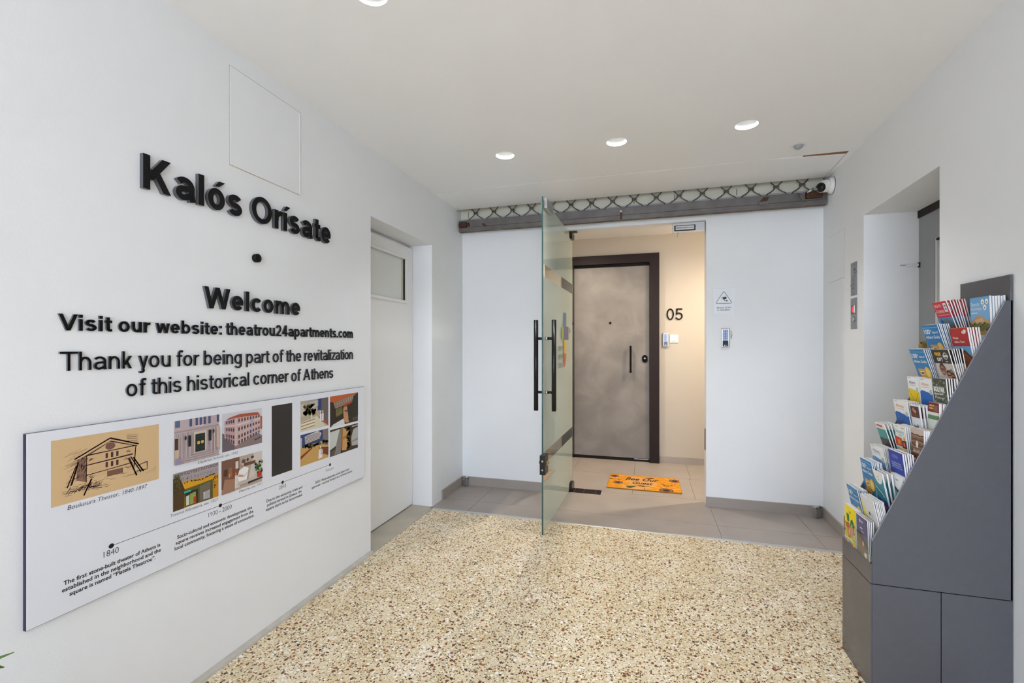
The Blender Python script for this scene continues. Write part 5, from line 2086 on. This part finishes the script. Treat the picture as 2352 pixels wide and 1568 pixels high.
def bahia(p, W, H):
    a = W / 2
    p.rect(-a, 0, a, H, '#7d5a45')
    p.rect(-a, H - 0.022, a, H, '#c9b6ab')
    for i in range(16):
        z = H - 0.022 - 0.0062 * i
        p.line([(-a + W * k / 8, z + 0.0022 * math.sin(k * 1.9 + i)) for k in range(9)], 0.0026, ('#4e3426', '#b9977c', '#8f6a50')[i % 3], layer=4)
    p.poly([(-a * .28, H - 0.058), (-a * .02, H - 0.040), (a * .22, H - 0.058), (a * .12, H - 0.056), (a * .12, H - 0.068), (-a * .18, H - 0.068), (-a * .18, H - 0.056)], '#efe6de', layer=6)
    p.text('BAHIA', -a * .62, H - 0.088, 0.014, a * .72, '#f4ece4', 0.0, layer=7)
    p.poly([(-a, 0), (a, 0), (a, H - 0.108), (-a, H - 0.094)], '#6b2f20', layer=8)
    for i in range(10):
        p.disc(-a * .8 + 0.008 * i, H - 0.108 - 0.002 * (i % 3), 0.005, 0.004, ('#e2d3c0', '#a8562f')[i % 2], 10, layer=9)


def kuzina(p, W, H):
    a = W / 2
    p.rect(-a, 0, a, H, '#2340a8')
    p.text('KUZINA', -a * .52, H - 0.026, 0.012, a * .30, '#a9b6e6', 0.0)
    for i, (t_, x1) in enumerate((('AN UNFORGETTABLE', .62), ('GASTRONOMIC JOURNEY', .70), ('UNDER THE ACROPOLIS, ATHENS', .74))):
        p.text(t_, -a * .70, H - 0.046 - 0.008 * i, 0.0042, a * x1, '#e3e8fa', 0.01)
    p.poly([(-a, H - 0.080), (-a * .3, H - 0.088), (a * .4, H - 0.098), (a, H - 0.100), (a, 0), (-a, 0)], '#46343c')
    p.poly([(-a, H - 0.080), (-a * .5, H - 0.083), (-a * .1, H - 0.093), (-a, H - 0.092)], '#b5774e')
    p.disc(a * .35, H - 0.118, 0.018, 0.006, '#e0b58c', 16); p.disc(a * .1, H - 0.110, 0.01, 0.006, '#8f6fb8', 14)
    p.rect(-a, 0, a, H - 0.130, '#6f56a6')


def turquoise(p, W, H):
    a = W / 2
    p.rect(-a, 0, a, H, '#3f94a0')
    p.disc(a * .15, H + 0.004, 0.036, 0.050, WHITE, 26)
    p.rect(a * .0, H - 0.020, a * .30, H - 0.017, '#8b9aa0'); p.rect(-a * .05, H - 0.030, a * .35, H - 0.028, '#9aa7ac')
    p.poly([(-a * .9, H - 0.058), (a * .5, H - 0.082), (a * .8, H - 0.094), (-a * .2, H - 0.082)], '#e8eef0')
    p.poly([(-a * .8, H - 0.064), (a * .5, H - 0.088), (a * .2, H - 0.090), (-a * .7, H - 0.072)], '#28566a')
    p.rect(-a, 0, a, H - 0.104, '#2a4d9a')
    p.text('AEGINA', -a * .3, H - 0.118, 0.007, a * .3, '#dfe7f7', 0.02)
    p.rect(-a * .6, H - 0.134, a * .7, H - 0.124, '#c9444c')


def whiteyellow(p, W, H):
    a = W / 2
    p.rect(-a, 0, a, H, '#e3e4e6')
    p.poly([(-a, H - 0.02), (-a * .72, H - 0.04), (-a * .45, H - 0.10), (a * .1, H - 0.120), (-a, H - 0.120)], '#e8e024')
    p.poly([(-a * .16, H - 0.052), (-a * .08, H - 0.057), (0, H - 0.050), (a * .12, H - 0.056), (a * .12, H - 0.066), (-a * .12, H - 0.066)], '#1b1b1d')
    p.rect(a * .22, H - 0.058, a * .55, H - 0.056, '#9b9ca0'); p.rect(a * .22, H - 0.063, a * .5, H - 0.061, '#9b9ca0')
    p.rect(a * .22, H - 0.068, a * .6, H - 0.066, '#9b9ca0')


def greenwhite(p, W, H):
    a = W / 2
    p.rect(-a, 0, a, H, '#e6e9ea')
    p.rect(-a * .1, H - 0.02, a * .4, H - 0.016, '#77858a')
    p.poly([(-a, H - 0.040), (a, H - 0.060), (a, 0), (-a, 0)], '#5aa3a0')
    p.poly([(-a, H - 0.034), (a * .8, H - 0.058), (a * .8, H - 0.066), (-a, H - 0.052)], '#3c3c3e')


def tealfan(p, W, H):
    a = W / 2
    p.rect(-a, 0, a, H, '#ebe9e6')
    p.rect(-a * .8, H - 0.014, a * .5, H - 0.006, '#c2453c')
    p.rect(-a, H - 0.06, a, H - 0.022, '#2f9a96')
    p.rect(-a, 0, a, H - 0.06, '#33333a')


def darkphoto(p, W, H):
    a = W / 2
    p.rect(-a, 0, a, H, '#e4e5e8')
    p.rect(-a * .9, H - 0.048, a * .9, H - 0.006, '#4a2f28')
    p.disc(-a * .25, H - 0.020, 0.008, 0.009, '#b98468', 14); p.disc(a * .1, H - 0.026, 0.006, 0.007, '#c99678', 12); p.rect(-a * .7, H - 0.044, a * .6, H - 0.034, '#7d2b22')
    p.poly([(-a * .8, H - 0.120), (-a * .5, H - 0.075), (0, H - 0.085), (a * .3, H - 0.070), (a * .9, H - 0.100), (a * .9, H - 0.13), (-a * .8, H - 0.13)], '#7c838c')
    for i in range(7):
        p.line([(-a * .7 + 0.007 * i, H - 0.126), (-a * .3 + 0.005 * i, H - 0.082 + 0.002 * (i % 3))], 0.0022, ('#3c434d', '#c3c8ce')[i % 2], layer=9)


def maroon(p, W, H):
    a = W / 2
    p.rect(-a, 0, a, H, '#6e2430')
    p.rect(-a * .8, H - 0.014, a * .2, H - 0.008, '#d9a83c'); p.rect(-a * .8, H - 0.024, a * .0, H - 0.018, '#d9a83c')
    p.rect(a * .1, H - 0.030, a * .8, H - 0.008, '#8a5a48')
    p.rect(-a, 0, a, H - 0.034, '#dfe3da'); p.rect(-a, H - 0.060, a, H - 0.045, '#5f8a5c')


def yellowbook(p, W, H):
    a = W / 2
    p.rect(-a, 0, a, H, '#f6dc12')
    for k_, x in enumerate((-.14, .0, .14)):
        p.text('ΓΙΑ'[k_], a * x - 0.003, H - 0.028, 0.008, a * x + 0.003, '#3a3a28', 0.0)
    p.poly([(-a * .66, H - 0.032), (-a * .15, H - 0.034), (-a * .10, H - 0.060), (-a * .50, H - 0.064)], '#187a3c')
    p.poly([(a * .05, H - 0.075), (a * .15, H - 0.052), (a * .45, H - 0.044), (a * .75, H - 0.056), (a * .8, H - 0.085), (a * .6, H - 0.090), (a * .5, H - 0.066), (a * .3, H - 0.064), (a * .2, H - 0.080)], '#187a3c')
    p.poly([(-a * .75, H - 0.074), (-a * .2, H - 0.064), (a * .05, H - 0.080), (a * .15, H - 0.120), (-a * .2, H - 0.126), (-a * .35, H - 0.10), (-a * .6, H - 0.112)], '#e2531f')
    p.disc(a * .42, H - 0.094, 0.013, 0.024, '#e59a9c', 20); p.disc(-a * .55, H - 0.104, 0.010, 0.016, '#f2c21a', 18); p.disc(-a * .05, H - 0.100, 0.006, 0.016, '#f6dc12', 14)
    for x, z, c1 in ((-.9, .07, '#e2531f'), (.84, .062, '#2a4fb0'), (.84, .09, '#2f63c8'), (-.88, .10, '#3b3f8f'), (.8, .12, '#2a4fb0'), (-.8, .128, '#cfe1f2')):
        p.rect(a * x - 0.005, H - z - 0.008, a * x + 0.005, H - z, c1)
    p.poly([(-a * .8, H - 0.128), (a * .9, H - 0.124), (a * .9, H - 0.129), (-a * .8, H - 0.133)], '#dfe9f4')
    for i in range(9):
        p.rect(-a + W * i / 9, H - 0.147, -a + W * (i + .8) / 9, H - 0.136, ('#2a4fb0', '#7fbf3f', '#e2531f', '#f6dc12', '#5a9fd6')[i % 5])


def purple(p, W, H):
    a = W / 2
    p.rect(-a, 0, a, H, '#5c587c')
    p.disc(-a * .35, H - 0.018, 0.006, 0.007, '#cfcbe0', 14); p.rect(-a * .12, H - 0.022, a * .22, H - 0.014, '#b3aecb')
    p.rect(-a * .4, H - 0.046, a * .1, H - 0.041, '#cfcbe0'); p.rect(-a * .2, H - 0.056, a * .35, H - 0.052, '#aaa5c4')
    p.line([(a * .5, H), (a * .5, H - 0.085)], 0.001, '#8d89a8')
    p.poly([(-a, H - 0.062), (-a * .3, H - 0.060), (a, H - 0.098), (a, 0), (-a, 0)], '#4a3632')
    p.poly([(-a, H - 0.070), (a, H - 0.106), (a, 0), (-a, 0)], '#76604f')
    p.disc(a * .15, H - 0.098, 0.006, 0.010, '#e9c98a', 14)
    for i in range(4):
        p.poly([(-a * .8, H - 0.106 - 0.008 * i), (a * .9, H - 0.118 - 0.006 * i), (a * .9, H - 0.120 - 0.006 * i), (-a * .8, H - 0.109 - 0.008 * i)], '#9b8672', layer=12)
    p.rect(a * .35, H - 0.142, a * .75, H - 0.126, '#e6e2de', layer=13)


# (tier, y centre, width, top, lean deg, copies, thickness, cover, kind, label, label of the copies behind, setback)
TIERN = ['lowest', 'second lowest', 'third lowest', 'fourth lowest', 'fifth lowest', 'fifth highest', 'fourth highest', 'third highest', 'second highest', 'topmost']
ST = [
    (0, 2.158, 0.100, 0.607, 0, 1, 0.021, yellowbook, 'book', 'yellow book with green and orange shapes in the lowest pocket', None, 0),
    (0, 2.040, 0.092, 0.607, 2, 4, 0.004, purple, 'leaflet', 'front purple and brown leaflet in the lowest pocket behind the clear window', 'purple leaflet copy behind the front one in the lowest pocket', 0),
    (1, 2.160, 0.100, 0.688, 12, 7, 0.0034, guide, 'magazine', 'front blue guide magazine of the fanned stack just behind the yellow book', 'blue guide magazine copy fanned out just behind the yellow book', 0),
    (1, 2.034, 0.108, 0.684, 12, 7, 0.0030, whiteyellow, 'booklet', 'front white booklet with a yellow edge shape in the second lowest pocket', 'white booklet copy behind the yellow-edged one in the second lowest pocket', 0),
    (2, 2.162, 0.100, 0.799, 8, 7, 0.0036, guide, 'magazine', 'front blue guide magazine in the third lowest pocket, left of the turquoise leaflets', 'blue guide magazine copy in the third lowest pocket behind its front one', 0),
    (2, 2.066, 0.080, 0.777, 11, 3, 0.0014, turquoise, 'leaflet', 'front turquoise boat leaflet with white top in the third lowest pocket', 'turquoise boat leaflet copy behind the front one in the third lowest pocket', 0),
    (2, 2.016, 0.076, 0.782, 2, 3, 0.0014, greenwhite, 'leaflet', 'white and green leaflet beside the side panel in the third lowest pocket', 'white and green leaflet copy behind the front one in the third lowest pocket', 0.017),
    (3, 2.164, 0.100, 0.857, 10, 7, 0.0026, athens('#3a78b8', '#9fc0dd', '#6fa9dc', 'statue'), 'leaflet', 'front white leaflet with pale blue picture, left of the deep blue brochures', 'white leaflet copy behind the pale blue one left of the deep blue brochures', 0),
    (3, 2.032, 0.100, 0.864, 7, 5, 0.0034, kuzina, 'brochure', 'front deep blue restaurant brochure in the fourth lowest pocket', 'deep blue restaurant brochure copy behind the front one', 0),
    (4, 2.176, 0.072, 0.945, 17, 5, 0.0016, tealfan, 'leaflet', 'front leaflet with a teal band, leaning out left of the shopping leaflet', 'teal-banded leaflet copy fanned out left of the shopping leaflet', 0),
    (4, 2.099, 0.076, 0.951, 6, 6, 0.0030, shopping, 'leaflet', 'front white shopping leaflet with red and yellow squares', 'white shopping leaflet copy behind the front one', 0),
    (4, 2.015, 0.080, 0.953, 1, 6, 0.0030, bahia, 'brochure', 'front brown brochure with white house emblem beside the shopping leaflet', 'brown brochure copy behind the one with white house emblem', 0),
    (5, 2.160, 0.098, 1.040, 9, 6, 0.0024, athens('#d97a3a', '#c9b9a9', '#1e63b8', 'sea'), 'leaflet', 'front white and blue leaflet with orange heading, left of the leaflet with a dark photo', 'white and blue leaflet copy fanned left of the leaflet with a dark photo', 0),
    (5, 2.076, 0.062, 1.034, 7, 4, 0.0026, darkphoto, 'leaflet', 'front narrow leaflet with a dark photo above a grey picture', 'narrow white leaflet copy behind the one with a dark photo', 0),
    (5, 2.010, 0.064, 1.050, 0, 5, 0.0040, maroon, 'booklet', 'front maroon booklet with yellow lines next to the side panel', 'maroon booklet copy behind the front one', 0.004),
    (6, 2.180, 0.074, 1.132, 6, 3, 0.0030, athens('#2f57a8', '#b9c4d6', '#eccb1a', 'walk'), 'leaflet', 'front white leaflet with yellow field and dotted line', 'white leaflet copy behind the one with the yellow field', 0),
    (6, 2.099, 0.078, 1.131, 5, 5, 0.0030, athens('#d97a3a', '#c9b9a9', '#1e63b8', 'none'), 'leaflet', 'front white and blue leaflet with orange heading, between yellow and dark green leaflets', 'white and blue leaflet copy between the yellow and dark green leaflets', 0),
    (6, 2.015, 0.080, 1.137, 5, 5, 0.0030, bolivar, 'leaflet', 'front dark green beach bar leaflet with white lettering', 'dark green beach bar leaflet copy behind the front one', 0),
    (7, 2.160, 0.100, 1.241, 17, 7, 0.0034, guide, 'magazine', 'front blue guide magazine left of the black and beige free gift leaflet', 'blue guide magazine copy left of the free gift leaflet', 0),
    (7, 2.034, 0.100, 1.241, 14, 6, 0.0030, freegift, 'leaflet', 'front black and beige free gift leaflet with smiling faces', 'free gift leaflet copy behind the front one', 0),
    (8, 2.160, 0.100, 1.335, 16, 7, 0.0034, guide, 'magazine', 'front blue guide magazine left of the red tours brochure', 'blue guide magazine copy left of the red tours brochure', 0),
    (8, 2.034, 0.096, 1.318, 9, 5, 0.0028, private, 'brochure', 'front red tours brochure with a tiled roof photo', 'red tours brochure copy behind the front one', 0),
    (9, 2.164, 0.086, 1.424, 18, 7, 0.0026, sights, 'leaflet', 'front red sights leaflet in the topmost pocket', 'red sights leaflet copy behind the front one in the topmost pocket', 0),
    (9, 2.034, 0.100, 1.427, 2, 6, 0.0040, toursc, 'brochure', 'front sky blue tours and activities brochure in the topmost pocket', 'sky blue tours brochure copy behind the front one in the topmost pocket', 0),
]
rb = random.Random(3)
for (i, yc, W, zt_, lean, n, th, fn, cat, lab_, labc, setb) in ST:
    fz = FLOORS[i] + 0.0006
    H = (zt_ - fz) / math.cos(math.radians(lean))
    y_front = 0.0045 + SLP * i + 0.0045 + setb
    depth = (SLP - 0.009 - setb) if i < 9 else 0.044
    if i == 0:
        y_front, depth = 0.0045, 0.020
    if lean > 9:
        # leaning copies pivot on their bottom front edge; keep clear of the pocket in front
        y_front += 0.004
        depth -= 0.004
    step = depth / n
    if n > 1:
        th = step * (0.82 if cat != 'leaflet' else 0.66)
    b = MB()
    hw = W / 2
    b.box((-hw, 0.0002, 0.0), (hw, th, H), 'paper')
    name = cat
    base = b.build(name)
    cover = link('cover', cov(fn)(W, H), base)
    tag(base, lab_, cat, ('%s stack in the %s pocket' % (cat, TIERN[i])) if n > 1 else None)
    x_c = -(yc - SY)
    for k in range(n):
        if k == 0:
            o = base
        else:
            o = copy_tree(base)
            o['label'] = labc
        a = math.radians(lean * (1 - (0.34 if cat == 'leaflet' else 0.2) * (k / max(n - 1, 1)) ** 0.8))
        yw = math.radians(rb.uniform(-1.5, 1.5)) * (1 if k else 0.4) * (0.4 if th > 0.003 else 1)
        lx = x_c + (rb.uniform(-0.0015, 0.0015) if k else 0)
        m = T_ST @ Matrix.Translation(Vector((lx, y_front + step * k, fz - (rb.uniform(0, 0.002) if k else 0) * 0))) @ Matrix.Rotation(yw, 4, 'Z') @ Matrix.Rotation(a, 4, 'X')
        o.matrix_world = m
        if k:
            o.scale = (1, 1, 1 + rb.uniform(-0.012, 0.006))

# ================================================================== PLANT AT THE LEFT EDGE
r = thing('potted_plant', 'potted plant at the left edge of the picture, only two green leaf tips showing', 'plant', (-1.26, 0.36, 0))
b = MB()
b.lathe([(0.0005, 0.0), (0.10, 0.0), (0.112, 0.01), (0.135, 0.26), (0.14, 0.28), (0.128, 0.28), (0.124, 0.24)], (0, 0, 0), (0, 0, 1), 'pot', 36)
b.build('pot', r)
b = MB()
b.lathe([(0.125, 0.245), (0.06, 0.252), (0.0005, 0.25)], (0, 0, 0), (0, 0, 1), 'soil', 24)
b.build('soil', r)


def leaf(p0, p1, p2, wid, fold=0.25):
    n = 12
    p0, p1, p2 = Vector(p0), Vector(p1), Vector(p2)
    v, f = [], []
    for i in range(n + 1):
        t = i / n
        c = p0 * (1 - t) ** 2 + p1 * 2 * t * (1 - t) + p2 * t * t
        d = ((p1 - p0) * (1 - t) + (p2 - p1) * t).normalized()
        sd = d.cross(Vector((0, 0, 1))).normalized()
        up = sd.cross(d)
        ww = wid * (math.sin(PI * min(1, t * 0.93 + 0.07)) ** 0.8) * (1 if t < 1 else 0.02)
        v += [c - sd * ww + up * ww * fold, c - up * 0.0, c + sd * ww + up * ww * fold,
              c + sd * ww * .98 + up * (ww * fold - 0.001), c - up * 0.0016, c - sd * ww * .98 + up * (ww * fold - 0.001)]
    for i in range(n):
        for k in range(6):
            l = (k + 1) % 6
            f.append((i * 6 + k, i * 6 + l, (i + 1) * 6 + l, (i + 1) * 6 + k))
    MB().add(v, f, 'leaf', True).build('leaf', r)


b = MB()
for q in (((0, 0, 0.24), (0.005, 0.02, 0.42), (0.02, 0.03, 0.60)), ((0.02, -0.02, 0.24), (0.04, -0.04, 0.45), (0.02, -0.06, 0.62)), ((-0.03, 0.0, 0.24), (-0.05, -0.02, 0.40), (-0.06, -0.03, 0.55))):
    b.tube(q, 0.006, 'leaf', 8)
b.build('stem', r)
# two leaves reach into the picture; a few more rise from the stems
leaf((0.02, 0.03, 0.56), (0.09, 0.12, 0.67), (0.162, 0.185, 0.699), 0.016)
leaf((0.02, 0.03, 0.58), (0.10, 0.12, 0.70), (0.150, 0.178, 0.674), 0.026)
for a_, z in ((2.2, 0.58), (3.4, 0.60), (4.4, 0.52), (5.3, 0.56)):
    leaf((0.01, -0.03, z - 0.06), (0.10 * math.cos(a_), 0.10 * math.sin(a_), z + 0.08), (0.20 * math.cos(a_), 0.20 * math.sin(a_), z + 0.02), 0.02)

bpy.data.objects.remove(_to)
bpy.data.curves.remove(_tc)
bpy.context.view_layer.update()
